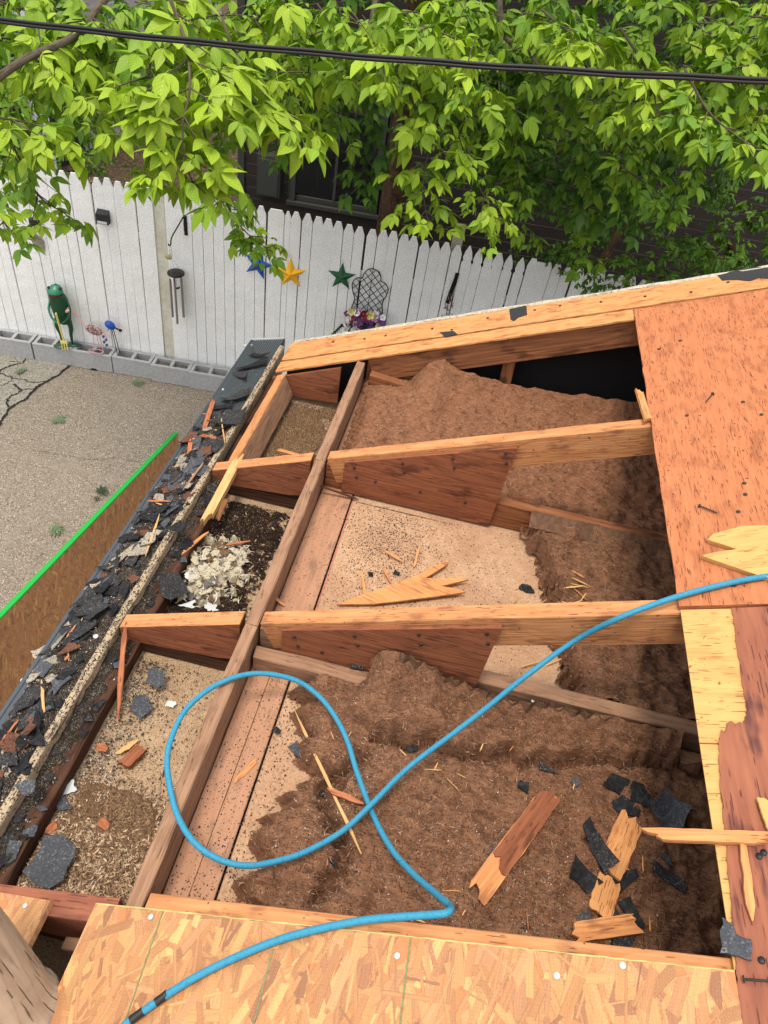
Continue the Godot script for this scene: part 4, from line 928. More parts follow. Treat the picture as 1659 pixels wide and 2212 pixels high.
	# the larger ones
	var big = [
		[195, 1312, 0.012, 0.115, 0.062, 0.35, M.shingle, "large dark granulated shingle piece overhanging the gutter rim"],
		[300, 1188, 0.014, 0.052, 0.062, 0.2, M.shingle_pale, "square pale granulated shingle piece beside the yellow stick"],
		[402, 1050, 0.014, 0.060, 0.024, 0.25, M.shingle_pale, "pale granulated shingle strip on the gutter debris"],
		[375, 1098, 0.012, 0.060, 0.060, 0.7, M.shingle_slate, "blue-grey shingle piece with broken point on gutter debris"],
		[512, 858, 0.008, 0.125, 0.065, -0.35, M.shingle, "brown-black curled shingle flap on the bare gutter guard"],
		[497, 905, 0.010, 0.120, 0.080, 0.1, M.shingle, "wide granulated shingle flap below the curled one on the guard"],
		[548, 790, 0.006, 0.120, 0.045, -0.4, M.shingle_under, "torn black felt strip by the gutter end"],
		[528, 812, 0.007, 0.090, 0.040, 0.5, M.shingle, "ragged shingle shred across the guard holes near the gutter end"],
		[478, 880, 0.009, 0.080, 0.040, -0.2, M.shingle_under, "dull black shingle tongue along the gutter rim by the orange splinter"],
		[562, 768, 0.006, 0.070, 0.030, 0.2, M.shingle_under, "crumpled black felt tuft against the fascia at the gutter end"],
		[460, 965, 0.010, 0.075, 0.06, 0.4, M.shingle, "granulated shingle tab near the orange splinters"],
		[150, 1405, 0.014, 0.035, 0.050, 1.2, M.shingle_rust, "rusty brown shingle flake near the gutter rim"],
		[290, 1250, 0.012, 0.034, 0.026, 0.4, M.shingle_rust, "reddish granulated flake below the square pale piece"],
		[385, 1140, 0.014, 0.050, 0.036, 0.5, M.shingle_under, "black shingle scrap with a clean corner beside the fascia"],
		[80, 1600, 0.012, 0.050, 0.036, 0.3, M.shingle_under, "wavy black shingle scrap leaning on the fascia"],
		[100, 1410, 0.012, 0.040, 0.030, 0.5, M.shingle, "dark shingle scrap by the two white rivets"],
		[60, 1700, 0.012, 0.050, 0.03, 0.1, M.shingle_slate, "grey shingle scrap at the gutter rim low on the eave"],
		[30, 1640, 0.012, 0.044, 0.03, 0.8, M.shingle, "granulated shingle scrap low on the eave gutter"]]
	for b in big:
		scrap_at(on_roof(b[0], b[1], b[2]), NR + Vector3(r.randf_range(-0.1, 0.1), 0, r.randf_range(-0.1, 0.1)), b[3], b[4], b[5], b[6], b[7], "", 5.0)
	var low = [
		[370, 1268, SOF + 0.055, 0.080, 0.075, 0.8, M.shingle, "large dark shingle piece leaning in the bay next to the nest fluff", Vector3(0.45, 1, 0.15)],
		[112, 1860, SOF + 0.035, 0.075, 0.088, 0.1, M.shingle_slate, "large slate grey shingle piece lying by the reddish rafter tail", Vector3(0.15, 1, 0.1)],
		[335, 1468, SOF + 0.03, 0.050, 0.042, 0.2, M.shingle_slate, "slate shingle chip by the red stick", Vector3(0.1, 1, 0.2)],
		[305, 1525, SOF + 0.012, 0.060, 0.040, 1.0, M.shingle_slate, "slate shingle chip under the red stick", Vector3(0, 1, 0)],
		[130, 1730, SOF + 0.012, 0.05, 0.02, 0.5, M.shingle_slate, "thin grey shingle strip by the dark board", Vector3(0, 1, 0)],
		[30, 1755, SOF + 0.05, 0.055, 0.026, 0.4, M.shingle_slate, "bent grey shingle strip at the low end of the fascia", Vector3(0.2, 1, 0)],
		[770, 1436, -0.048, 0.034, 0.022, 0.2, M.shingle, "granulated shingle chip on the weathered grey-brown board", Vector3(0, 1, 0.2)],
		[1137, 1272, CEIL + 0.002, 0.040, 0.026, 0.3, M.shingle_under, "black shingle corner lying on the light ceiling panel", Vector3(0, 1, 0)],
		[857, 1238, CEIL + 0.004, 0.018, 0.014, 0.3, M.shingle_under, "tiny black shingle chip near the forked splinter", Vector3(0, 1, 0)],
		[800, 1240, CEIL + 0.004, 0.014, 0.012, 1.3, M.shingle_under, "round black shingle crumb on the light ceiling panel", Vector3(0, 1, 0)]]
	for b in low:
		scrap_at(on_y(b[0], b[1], b[2]), b[8], b[3], b[4], b[5], b[6], b[7], "", 0.0, "shingle scrap", "shingle_scrap" if b[3] < 0.07 else "shingle_piece")
	var ins = [
		[1450, 1755, 0.068, 0.070, 0.6, M.shingle_slate, "grey granulated triangular shingle piece on the insulation by the yellow strip"],
		[1335, 1700, 0.062, 0.040, 0.3, M.shingle_under, "ragged black felt piece above the burnt-looking board"],
		[1385, 1722, 0.050, 0.042, 1.1, M.shingle_under, "ragged black felt piece nearest the grey triangle"],
		[1350, 1745, 0.060, 0.032, 0.2, M.shingle_under, "ragged black felt piece over the top of the pale board"],
		[1275, 1800, 0.050, 0.030, 1.2, M.shingle_under, "black felt strip left of the pale board"],
		[1300, 1850, 0.075, 0.030, 0.9, M.shingle, "black granulated strip lying across the pale board"],
		[1262, 1895, 0.058, 0.045, 0.5, M.shingle_under, "wide black felt piece left of the lower pale board"],
		[1335, 1905, 0.070, 0.030, -0.5, M.shingle_under, "black felt strip slanting over the pale board's foot"],
		[1358, 1965, 0.060, 0.026, 0.9, M.shingle_under, "bent black felt strip above the short knotty board"],
		[1438, 1893, 0.060, 0.020, 0.5, M.shingle, "dark granulated strip on the insulation near the yellow ply edge"],
		[1440, 1858, 0.034, 0.016, 0.0, M.shingle_slate, "small slate chip on the insulation near the yellow ply edge"],
		[1270, 1990, 0.038, 0.028, 0.4, M.shingle_slate, "slate chip at the end of the short knotty board"],
		[1310, 1975, 0.045, 0.030, 0.1, M.shingle_under, "black felt piece between the two lower boards"],
		[1340, 2030, 0.045, 0.026, 0.1, M.shingle, "granulated shingle piece beside the truss below the knotty board"],
		[640, 1622, 0.034, 0.020, 0.4, M.shingle_slate, "slate chip on the insulation edge by the long thin stick"],
		[598, 1580, 0.016, 0.012, 0.4, M.shingle_under, "small black chip on the ceiling board seam"],
		[705, 1890, 0.018, 0.030, 0.2, M.shingle_slate, "slate chip in the crack of the insulation"],
		[720, 1862, 0.020, 0.016, 0.7, M.shingle_under, "black chip in the crack of the insulation"],
		[1180, 1660, 0.040, 0.022, 0.2, M.shingle, "dark granulated chip below the folded flap"],
		[1130, 1700, 0.022, 0.020, 0.2, M.shingle_under, "small black chip beside the reddish board end"],
		[1240, 1690, 0.018, 0.016, 0.9, M.shingle_slate, "small slate flake above the pale board"],
		[890, 1620, 0.016, 0.022, 0.9, M.shingle_under, "small black flake on the insulation by the hose crossing"],
		[700, 1720, 0.03, 0.014, 0.4, M.shingle_under, "black strip of felt beside the long thin stick"],
		[1065, 1840, 0.02, 0.018, 0.4, M.shingle_slate, "slate chip next to the pale split end"]]
	for b in ins:
		var p = on_y(b[0], b[1], -0.05); var h = h_ab(p.x, p.z).x; p = on_y(b[0], b[1], h + 0.004)
		scrap_at(p + Vector3(0, 0.003, 0), Vector3(r.randf_range(-0.15, 0.15), 1, r.randf_range(0, 0.25)), b[2], b[3], b[4], b[5], b[6], "", 9.0)
	var gp := scrap_at(on_roof(1583, 2038, 0.016), NR, 0.042, 0.036, 0.3, M.shingle_slate, "grey shingle scrap caught at the corner of truss and plywood")

	# wood splinters, the ones that stand out
	var gl = "small orange wood splinter among the gutter debris"
	for i in 48:
		var z = r.randf_range(-1.5, 0.2); var u = r.randf_range(-0.53, -0.40); var a = r.randf() * TAU; var L = lerp(0.012, 0.05, pow(r.randf(), 2.0))
		var p = rf(u, h_pile(u, z).x + 0.006, z); var d = (roof_basis() * Vector3(cos(a), r.randf_range(0, 0.15), sin(a))) * L
		var k = r.randi() % 4
		sliver(p - d * 0.5, p + d * 0.5, r.randf_range(0.0015, 0.006), 0.0015, [M.split, M.red_split, M.straw, M.grey][k], "small " + ["orange", "reddish", "straw-coloured", "grey"][k] + " wood splinter among the gutter debris", ["orange", "reddish", "straw", "grey"][k] + " splinters in the gutter", r.randf_range(0, 0.2))
	var gs = [
		[462, 862, 440, 930, 0.016, M.red_split, "wide orange splinter standing on the gutter edge near the bare guard"],
		[432, 940, 470, 948, 0.014, M.red_split, "orange splinter lying beside the granulated shingle tab"],
		[412, 955, 408, 985, 0.014, M.red_split, "ragged orange splinter against the gutter rim"],
		[345, 1112, 314, 1203, 0.006, M.straw, "straight straw-yellow stick lying beside the square pale shingle"],
		[318, 1083, 372, 1084, 0.006, M.red_split, "thin red splinter lying level over the blue-grey shingle"],
		[90, 1470, 96, 1540, 0.007, M.straw, "thin yellow stick upright in the low gutter"],
		[4, 1600, 42, 1555, 0.005, M.red_split, "thin red stick at the gutter rim low on the eave"],
		[478, 905, 486, 960, 0.004, M.straw, "thin straw sliver across the guard holes"],
		[440, 1000, 395, 1060, 0.006, M.grey, "grey sliver leaning against the fascia"]]
	for g in gs: sliver(on_roof(g[0], g[1], 0.016), on_roof(g[2], g[3], 0.014), g[4], 0.003, g[5], g[6], "", 0.05)
	sliver(on_y(523, 985, -0.128), on_y(441, 1140, -0.165), 0.026, 0.022, M.straw, "long pale broken board split off beside the fascia", "", 0.0, "broken_board", "board")
	sliver(on_y(272, 1345, -0.14), on_y(254, 1562, SOF + 0.006), 0.012, 0.006, M.red_split, "thin red stick propped on a rafter tail into the eave bay", "", 0.0)
	sliver(on_y(596, 972, SOF + 0.006), on_y(660, 990, SOF + 0.008), 0.014, 0.006, M.split, "orange stick lying on the soffit of the gable eave bay")
	sliver(on_y(490, 1075, SOF + 0.05), on_y(468, 1128, SOF + 0.02), 0.014, 0.006, M.split, "short orange splinter beside the long pale broken board")
	sliver(on_y(440, 1255, SOF + 0.03), on_y(460, 1285, SOF + 0.012), 0.010, 0.004, M.red_split, "red splinter poking from the nest fluff edge")
	sliver(on_y(390, 1200, SOF + 0.05), on_y(450, 1150, SOF + 0.04), 0.010, 0.005, M.split, "curved orange sliver above the nest fluff")
	sliver(on_y(480, 1180, SOF + 0.03), on_y(540, 1170, SOF + 0.02), 0.008, 0.004, M.red_split, "thin reddish sliver behind the nest fluff")
	sliver(on_y(250, 1630, SOF + 0.008), on_y(302, 1598, SOF + 0.008), 0.012, 0.004, M.straw, "straw splinter bundle on the sandy soffit")
	sliver(on_y(265, 1660, SOF + 0.008), on_y(310, 1615, SOF + 0.012), 0.028, 0.012, M.gusset, "dark brown wood chunk on the sandy soffit")
	for c in [[220, 1615], [225, 1780], [112, 1790], [120, 1905]]:
		scrap_at(on_y(c[0], c[1], SOF + 0.008), Vector3(0.2, 1, 0.3), 0.026, 0.018, c[0] * 0.1, M.red_split, "orange-brown bark crumb on the soffit of the hose-loop bay", "bark crumbs on the soffit", 4.0, "wood crumb", "wood_crumb", 0.006)
	sliver(on_y(636, 1535, -0.075), on_y(780, 1845, -0.038), 0.006, 0.004, M.straw, "long thin straw stick lying over the torn insulation")
	sliver(on_y(706, 1705, -0.045), on_y(785, 1738, -0.045), 0.010, 0.004, M.red_split, "short reddish stick crossing the long thin stick")
	sliver(on_y(520, 1955, -0.095), on_y(640, 1905, -0.065), 0.009, 0.005, M.split, "orange stick at the foot of the insulation by the chipboard")
	sliver(on_y(556, 1640, CEIL + 0.002), on_y(506, 1690, CEIL + 0.002), 0.012, 0.002, M.split, "thin orange shaving on the ceiling board seam")
	sliver(on_y(690, 1050, CEIL + 0.03), on_y(775, 1080, CEIL + 0.004), 0.008, 0.003, M.dark, "dark splinter hanging off the foot of the gable-side truss")
	sliver(on_y(1105, 1072, -0.01), on_y(1150, 1080, -0.005), 0.012, 0.003, M.gusset, "thin wood flake curled up on a ceiling joist")
	sliver(on_y(880, 1375, -0.03), on_y(600, 1310, CEIL + 0.02), 0.001, 0.001, M.straw, "hair-thin straw on the ceiling board")
	for s in [[780, 1232, 790, 1305, 0.008], [590, 1290, 615, 1310, 0.008], [830, 1190, 870, 1215, 0.006], [826, 1225, 845, 1260, 0.007], [905, 1180, 895, 1225, 0.006]]:
		sliver(on_y(s[0], s[1], CEIL + 0.012), on_y(s[2], s[3], CEIL + 0.003), s[4], 0.003, M.split, "short orange splinter on the light ceiling panel near the forked one", "splinters near the forked one")
	for i in 24:
		var x = r.randfn(0.70, 0.05); var z = r.randfn(-0.88, 0.10)
		if z > -0.64 or z < -1.1: continue
		var h = max(h_bc(x, z).x, CEIL); var a = r.randf() * TAU; var L = r.randf_range(0.02, 0.07)
		var p := Vector3(x, h + 0.006, z); var d: Vector3 = Vector3(cos(a), r.randf_range(-0.05, 0.1), sin(a)) * L
		sliver(p - d * 0.5, p + d * 0.5, r.randf_range(0.002, 0.005), 0.002, M.split if i % 2 else M.straw, "thin wood straw scattered on the insulation beside the ceiling panel", "straws on the middle insulation batt")
	for i in 26:
		var x = r.randf_range(0.2, 0.9); var z = r.randf_range(-0.5, -0.02); var hh = h_ab(x, z)
		if hh.y < 0.01: continue
		var a = r.randf() * TAU; var L = r.randf_range(0.012, 0.04); var p := Vector3(x, hh.x + 0.004, z); var d: Vector3 = Vector3(cos(a), r.randf_range(-0.05, 0.1), sin(a)) * L
		sliver(p - d * 0.5, p + d * 0.5, r.randf_range(0.0012, 0.003), 0.0015, M.split if i % 2 else M.straw, "short thin straw lying on the torn insulation under the hose", "straws on the torn insulation")
	# forked shard on the ceiling panel
	var fo = PackedVector2Array(); var f0 := on_y(830, 1290, CEIL + 0.006)
	for e in [[728, 1307], [790, 1284], [850, 1266], [905, 1244], [940, 1226], [970, 1213], [962, 1226], [935, 1243], [918, 1253], [945, 1255], [985, 1254], [1010, 1258], [975, 1266], [952, 1271], [985, 1278], [1004, 1285], [950, 1292], [880, 1300], [810, 1307]]:
		var q = on_y(e[0], e[1], CEIL + 0.006); fo.append(Vector2(q.x - f0.x, q.z - f0.z))
	var fs := obj("forked_shard", slab_mesh(fo, 0.006, -0.3), M.split, self, Transform3D(Basis(Vector3(0, 0, 1), 0.03), f0))
	tag(fs, "orange wood shard forked into three points on the ceiling panel", "wood shard")
	# broken boards on the insulation
	var bb = [
		[1368, 1758, 1312, 1890, 0.052, M.rake, "pale pitted board standing among the black felt pieces"],
		[1318, 1890, 1290, 1985, 0.046, M.rake, "lower pale pitted board among the black felt pieces"],
		[1222, 2018, 1385, 1995, 0.034, M.split, "short knotty orange board on the insulation beside the truss"]]
	for b in bb:
		var p = on_y(b[0], b[1], -0.04); var q = on_y(b[2], b[3], -0.04)
		p = on_y(b[0], b[1], h_ab(p.x, p.z).x + 0.012); q = on_y(b[2], b[3], h_ab(q.x, q.z).x + 0.010)
		sliver(p, q, b[4], 0.007, b[5], b[6], "", 0.0, "broken_board", "board")
	var tp := on_y(1200, 1702, -0.03); var tq := on_y(1018, 1950, -0.045); tp.y = h_ab(tp.x, tp.z).x + 0.014; tq.y = h_ab(tq.x, tq.z).x + 0.012
	var tb := thing("broken_board", "reddish-brown split board with a pale broken end on the insulation", "board", tq)
	obj("pale_core", shard_mesh(tp.distance_to(tq), 0.046, 0.005, 71), M.split, tb, board_xf(tq, tp, Vector3.UP))
	var tm = tq.lerp(tp, 0.24)
	obj("dark_face", shard_mesh(tp.distance_to(tm), 0.044, 0.0035, 75), M.gusset, tb, board_xf(tm + Vector3(0, 0.0052, 0), tp + Vector3(0, 0.0052, 0), Vector3.UP))
	sliver(on_roof(1370, 1804, 0.006), on_roof(1690, 1817, 0.018), 0.018, 0.009, M.split, "long orange lath resting on the torn plywood edge", "", 0.0, "wood_lath", "lath")
	sliver(on_roof(1600, 1800, 0.016), on_roof(1625, 1990, 0.016), 0.012, 0.003, M.split, "pale torn strip lying along the red-brown veneer")
	sliver(on_roof(1645, 1720, 0.016), on_roof(1672, 1800, 0.016), 0.02, 0.003, M.yellow, "pale torn flake at the side of the red-brown veneer")
	sliver(on_roof(1378, 845, 0.004), on_roof(1400, 915, 0.010), 0.02, 0.008, M.split, "splinter sticking up from the corner of plywood sheet and truss")
	var yo := roof_poly([[1513, 1206], [1545, 1199], [1592, 1193], [1560, 1182], [1528, 1172], [1540, 1160], [1575, 1150], [1600, 1143], [1650, 1141], [1700, 1146], [1700, 1262], [1640, 1250], [1570, 1226]], 0.016)
	var yc := roof_slab("split_chunk", yo, 0.0145, 0.010, M.yellow, 0.15)
	tag(yc, "yellow split wood chunk lying on the orange plywood sheet", "wood chunk")
	# nest fluff
	var nc := on_y(462, 1232, SOF + 0.02)
	n_cells.noise_type = FastNoiseLite.TYPE_CELLULAR; n_cells.frequency = 45.0; n_cells.seed = 4; n_cells.cellular_return_type = FastNoiseLite.RETURN_DISTANCE; n_cells.fractal_octaves = 2
	var hnest = func(x: float, z: float) -> Vector2:
		var d = Vector2((x - nc.x) / 0.085, (z - nc.z) / 0.115).length() + 0.9 * n_lo.get_noise_2d(x * 2, z * 2)
		return Vector2(SOF + 0.001 + 0.030 * smoothstep(1.0, 0.35, d) + (0.008 * -n_cells.get_noise_2d(x, z) + 0.008 * n_mid.get_noise_2d(x, z) + 0.007 * n_fine.get_noise_2d(x * 0.7, z * 0.7)) * smoothstep(1.0, 0.7, d), 1.0 - d)
	var nest := thing("nest_fluff", "matted cream-white animal nest fluff in the eave bay", "nest fluff", nc)
	obj("fluff", field_mesh(nc.x - 0.1, nc.x + 0.1, nc.z - 0.13, nc.z + 0.13, 0.0032, hnest), M.fluff, nest)
	fibres(hnest, nc.x - 0.1, nc.x + 0.1, nc.z - 0.13, nc.z + 0.13, 1200, nest, [Color(0.6, 0.54, 0.42), Color(0.7, 0.66, 0.56), Color(0.42, 0.34, 0.2)], 0.022, 6)
	var balls = []
	for q in 4:
		var bs := ball_mesh(Vector3(1, 1, 1), 9); var md := MeshDataTool.new(); md.create_from_surface(bs, 0); var nn := FastNoiseLite.new(); nn.seed = 70 + q; nn.frequency = 1.1; nn.fractal_octaves = 4
		for v in md.get_vertex_count():
			var vp := md.get_vertex(v); md.set_vertex(v, vp * (0.95 + 0.9 * nn.get_noise_3dv(vp)))
		var am := ArrayMesh.new(); md.commit_to_surface(am); var s2 := SurfaceTool.new(); s2.create_from(am, 0); s2.generate_normals(); balls.append(s2.commit())
	for i in 120:
		var a = r.randf() * TAU; var k = sqrt(r.randf()); var p := Vector3(nc.x + cos(a) * k * 0.085, 0, nc.z + sin(a) * k * 0.115); var hh = hnest.call(p.x, p.z)
		p.y = max(SOF + 0.004, hh.x + 0.001 if hh.y > 0 else SOF + 0.004); var sz = r.randf_range(0.008, 0.024)
		var wad = balls[i % 4]
		obj("tuft", wad, [M.fluff, M.fluff, M.white_worn, M.block_raw, M.fluff, M.crumb][r.randi() % 6], nest, Transform3D(Basis.from_euler(Vector3(r.randf_range(-0.5, 0.5), r.randf() * TAU, r.randf_range(-0.5, 0.5))) * Basis().scaled(Vector3(1, r.randf_range(0.3, 0.6), r.randf_range(0.8, 1.6)) * sz * 0.6), p))
	for p in [[405, 1305, 0.040, 0.026, "torn white paper scrap in front of the nest fluff"], [455, 1312, 0.022, 0.034, "folded white paper scrap beside the fluff and a blocking board"], [410, 1245, 0.03, 0.024, "white paper scrap tucked in the nest fluff"], [150, 1702, 0.028, 0.02, "white fluff wad on the chip-strewn soffit"], [370, 1520, 0.022, 0.016, "white fluff wad by the slate chips"]]:
		scrap_at(on_y(p[0], p[1], SOF + 0.03 if p[1] < 1300 else SOF + 0.012), Vector3(0.2, 1, 0.3), p[2], p[3], p[0] * 0.1, M.paper, p[4], "", 9.0, "paper scrap", "paper_scrap", 0.0012)
	scrap_at(on_y(1160, 1522, -0.03), Vector3(0, 1, 0.3), 0.03, 0.012, 0.4, M.paper, "white paper edge on the crinkled insulation flap", "", 6.0, "paper scrap", "paper_scrap", 0.0012)
	# loose nails
	for p in [[700, 1388, CEIL + 0.003, 0.8, "loose bent nail on the ceiling board"], [360, 1640, SOF + 0.006, 0.2, "loose nail on the sandy soffit"]]:
		var o := obj("loose_nail", loose_nail_mesh(), M.nail, self, Transform3D(Basis(Vector3(0, 1, 0), p[3]) * Basis(Vector3(1, 0, 0), PI / 2), on_y(p[0], p[1], p[2])))
		tag(o, p[4], "nail")
	for p in [[1605, 2235 / 1.0 - 120, "rusty nail poking from truss corner by the chipboard"], [1510, 1092, "nail lying on the orange plywood sheet"], [1540, 850, "bent nail near the upper edge of the plywood sheet"]]:
		var o := obj("loose_nail", loose_nail_mesh(), M.nail, self, Transform3D(roof_basis(0.4 + p[0]) * Basis(Vector3(0, 0, 1), PI / 2), on_roof(p[0], p[1], 0.0175)))
		tag(o, p[2], "nail")
func step_in(z: float) -> float:
	return 0.0 if z < 2.0 else 2.0

func build_hose():
	var ctrl = []
	var R = [[1690, 1240, 0.021], [1600, 1254, 0.021], [1500, 1278, 0.022], [1420, 1303, 0.022], [1335, 1336, 0.014]]
	for p in R: ctrl.append(on_roof(p[0], p[1], p[2]))
	var Y = [[1240, 1385, 0.215], [1130, 1465, 0.15], [1050, 1530, 0.095], [985, 1580, 0.055], [880, 1660, 0.0], [805, 1735, -0.012], [740, 1795, -0.022], [660, 1840, -0.022], [590, 1862, -0.015], [530, 1870, -0.005], [470, 1855, 0.001], [420, 1820, 0.003], [385, 1765, 0.003], [367, 1700, 0.002], [361, 1640, 0.001], [372, 1590, 0.001], [400, 1535, 0.001], [450, 1490, 0.002], [510, 1462, 0.002], [570, 1455, -0.004], [640, 1470, -0.018], [690, 1505, -0.026], [725, 1550, -0.030], [750, 1600, -0.034], [770, 1665, -0.038], [790, 1720, -0.036], [815, 1780, -0.02], [850, 1840, 0.015], [895, 1890, 0.06], [935, 1925, 0.105], [962, 1948, 0.14], [974, 1958, 0.158]]
	for p in Y: ctrl.append(on_y(p[0], p[1], p[2]))
	var R2 = [[972, 1968, 0.0], [955, 1974, 0.007], [900, 1978, 0.010], [800, 1986, 0.018], [700, 2004, 0.022], [600, 2031, 0.022], [500, 2072, 0.022], [420, 2112, 0.022], [350, 2156, 0.022], [280, 2206, 0.022], [200, 2270, 0.022]]
	for p in R2: ctrl.append(on_roof(p[0], p[1], p[2]))
	var pts := curve_pts(ctrl, 0.008)
	var t := thing("air_hose", "sky-blue air hose looped over the open roof framing", "hose", ctrl[0])
	obj("tube", tube_mesh(pts, 0.0055, 12), M.hose, t)
	for w in [[[362, 2146], [350, 2156], [337, 2165]], [[310, 2184], [296, 2194], [282, 2204]]]:
		var q = []
		for p in w: q.append(on_roof(p[0], p[1], 0.022))
		obj("tape_band", tube_mesh(q, 0.0061, 12), M.black, t)
func build_log():
	# weathered round pole standing up out of the roof gap, at the lower corner
	var base := on_roof(52, 2215, -0.02); var top := at_dist(-120, 1985, base.distance_to(CO) * 0.86)
	var pts = []; var rad = []; var r := RandomNumberGenerator.new(); r.seed = 3
	for i in 40:
		var f = i / 39.0
		pts.append(base.lerp(top, f)); rad.append(0.062 - 0.006 * f + 0.006 * exp(-pow((f - 0.13) / 0.05, 2.0)) - 0.003 * exp(-pow((f - 0.05) / 0.03, 2.0)) + r.randf_range(-0.0004, 0.0004))
	var o := obj("wooden_pole", tube_mesh(pts, rad, 28), M.log)
	tag(o, "weathered grey-brown round pole standing at the chipboard gap", "pole")

# ---------------------------------------------------------------- yard
func build_ground():
	var g := obj("ground", slab_mesh(PackedVector2Array([Vector2(-60, -60), Vector2(60, -60), Vector2(60, 60), Vector2(-60, 60)]), 0.05), M.soil, self, Transform3D(Basis(), Vector3(0, GY - 0.10, 0)))
	tag(g, "", "", "", "structure")
	var a := fence_at(-9.0, 0, 0.0); var b := fence_at(3.1, 0, 0.0)
	var d := obj("driveway", slab_mesh(PackedVector2Array([Vector2(a.x, a.z), Vector2(b.x, b.z), Vector2(b.x, 12), Vector2(a.x, 12)]), 0.05), M.drive, self, Transform3D(Basis(), Vector3(0, GY - 0.05, 0)))
	tag(d, "", "", "", "structure")
	var zp = func(x, y): return [x * 0.25, (750 + y * 0.2712) * 0.92167]
	# older greyer slab beyond the crack
	var gp := PackedVector2Array()
	for p in [[0, 905], [20, 850], [80, 765], [150, 718], [230, 675], [300, 598], [400, 535], [500, 478], [600, 392], [280, 325], [0, 278], [-700, 100], [-700, 1200]]:
		var q = zp.call(p[0], p[1]); var w = on_y(q[0], q[1], GY); gp.append(Vector2(w.x, w.z))
	var old := obj("old_slab", slab_mesh(gp, 0.004), M.drive_grey, d, Transform3D(Basis(), Vector3(0, GY, 0)))
	var dirt := plain(Color(0.13, 0.11, 0.09), 1.0)
	var cr = [[[610, 388], [540, 450], [500, 482], [450, 505], [400, 540], [340, 570], [300, 602], [230, 682], [150, 722], [85, 770], [60, 810], [20, 862], [-10, 915]], [[-10, 445], [40, 420], [90, 400], [150, 385], [190, 375], [225, 340]], [[90, 360], [150, 365], [190, 378]], [[-10, 455], [70, 492], [120, 512], [200, 516], [260, 542], [340, 542], [395, 530]], [[120, 560], [150, 585], [185, 612], [140, 645], [95, 660], [60, 710], [75, 760]], [[-10, 575], [60, 552], [110, 510], [80, 480]], [[185, 612], [240, 600], [300, 602]], [[200, 516], [170, 480], [190, 430]], [[215, 1128], [400, 1140], [560, 1172], [680, 1195], [870, 1210], [1000, 1195], [1200, 1232]]]
	var wd = [0.030, 0.022, 0.012, 0.016, 0.026, 0.010, 0.010, 0.008, 0.004]
	for k in cr.size():
		var pts = []
		for p in cr[k]:
			var q = zp.call(p[0], p[1]); pts.append(on_y(q[0], q[1], GY))
		pts = curve_pts(pts, 0.02)
		var st := new_st(); var r := RandomNumberGenerator.new(); r.seed = k + 5; var L = null
		for i in pts.size():
			var t: Vector3 = (pts[min(i + 1, pts.size() - 1)] - pts[max(i - 1, 0)]).normalized(); var s = t.cross(Vector3.UP)
			var w = wd[k] * r.randf_range(0.35, 1.0) * 0.5
			var c = pts[i] + s * r.randf_range(-0.008, 0.008) + Vector3(0, 0.0075 if k < 8 else 0.004, 0)
			var e = [c - s * w, c + s * w]
			if L: quad(st, L[0], e[0], e[1], L[1])
			L = e
		obj("crack", done(st), dirt, d)
	# soil bed of mulch behind the fence
	var mp := PackedVector2Array()
	for q in [[-3.0, -0.05], [7.0, -0.05], [7.0, -6.0], [-3.0, -6.0]]:
		var w = fence_at(q[0], 0, q[1]); mp.append(Vector2(w.x, w.z))
	var mulch := obj("mulch_bed", slab_mesh(mp, 0.02), M.soil, self, Transform3D(Basis(), Vector3(0, GY - 0.045, 0)))
	tag(mulch, "", "", "", "structure")
	var mc = [Color(0.22, 0.15, 0.10), Color(0.12, 0.08, 0.05), Color(0.30, 0.22, 0.16), Color(0.06, 0.04, 0.03)]
	grains("mulch_chips", "brown wood mulch chips behind the white fence", 9000, func(q): return fence_at(q.randf_range(-2.5, 2.0), q.randf() * 0.012 - 0.02, -0.15 - q.randf() * 4.5), mc, Vector2(0.012, 0.034), 2.2, 51)

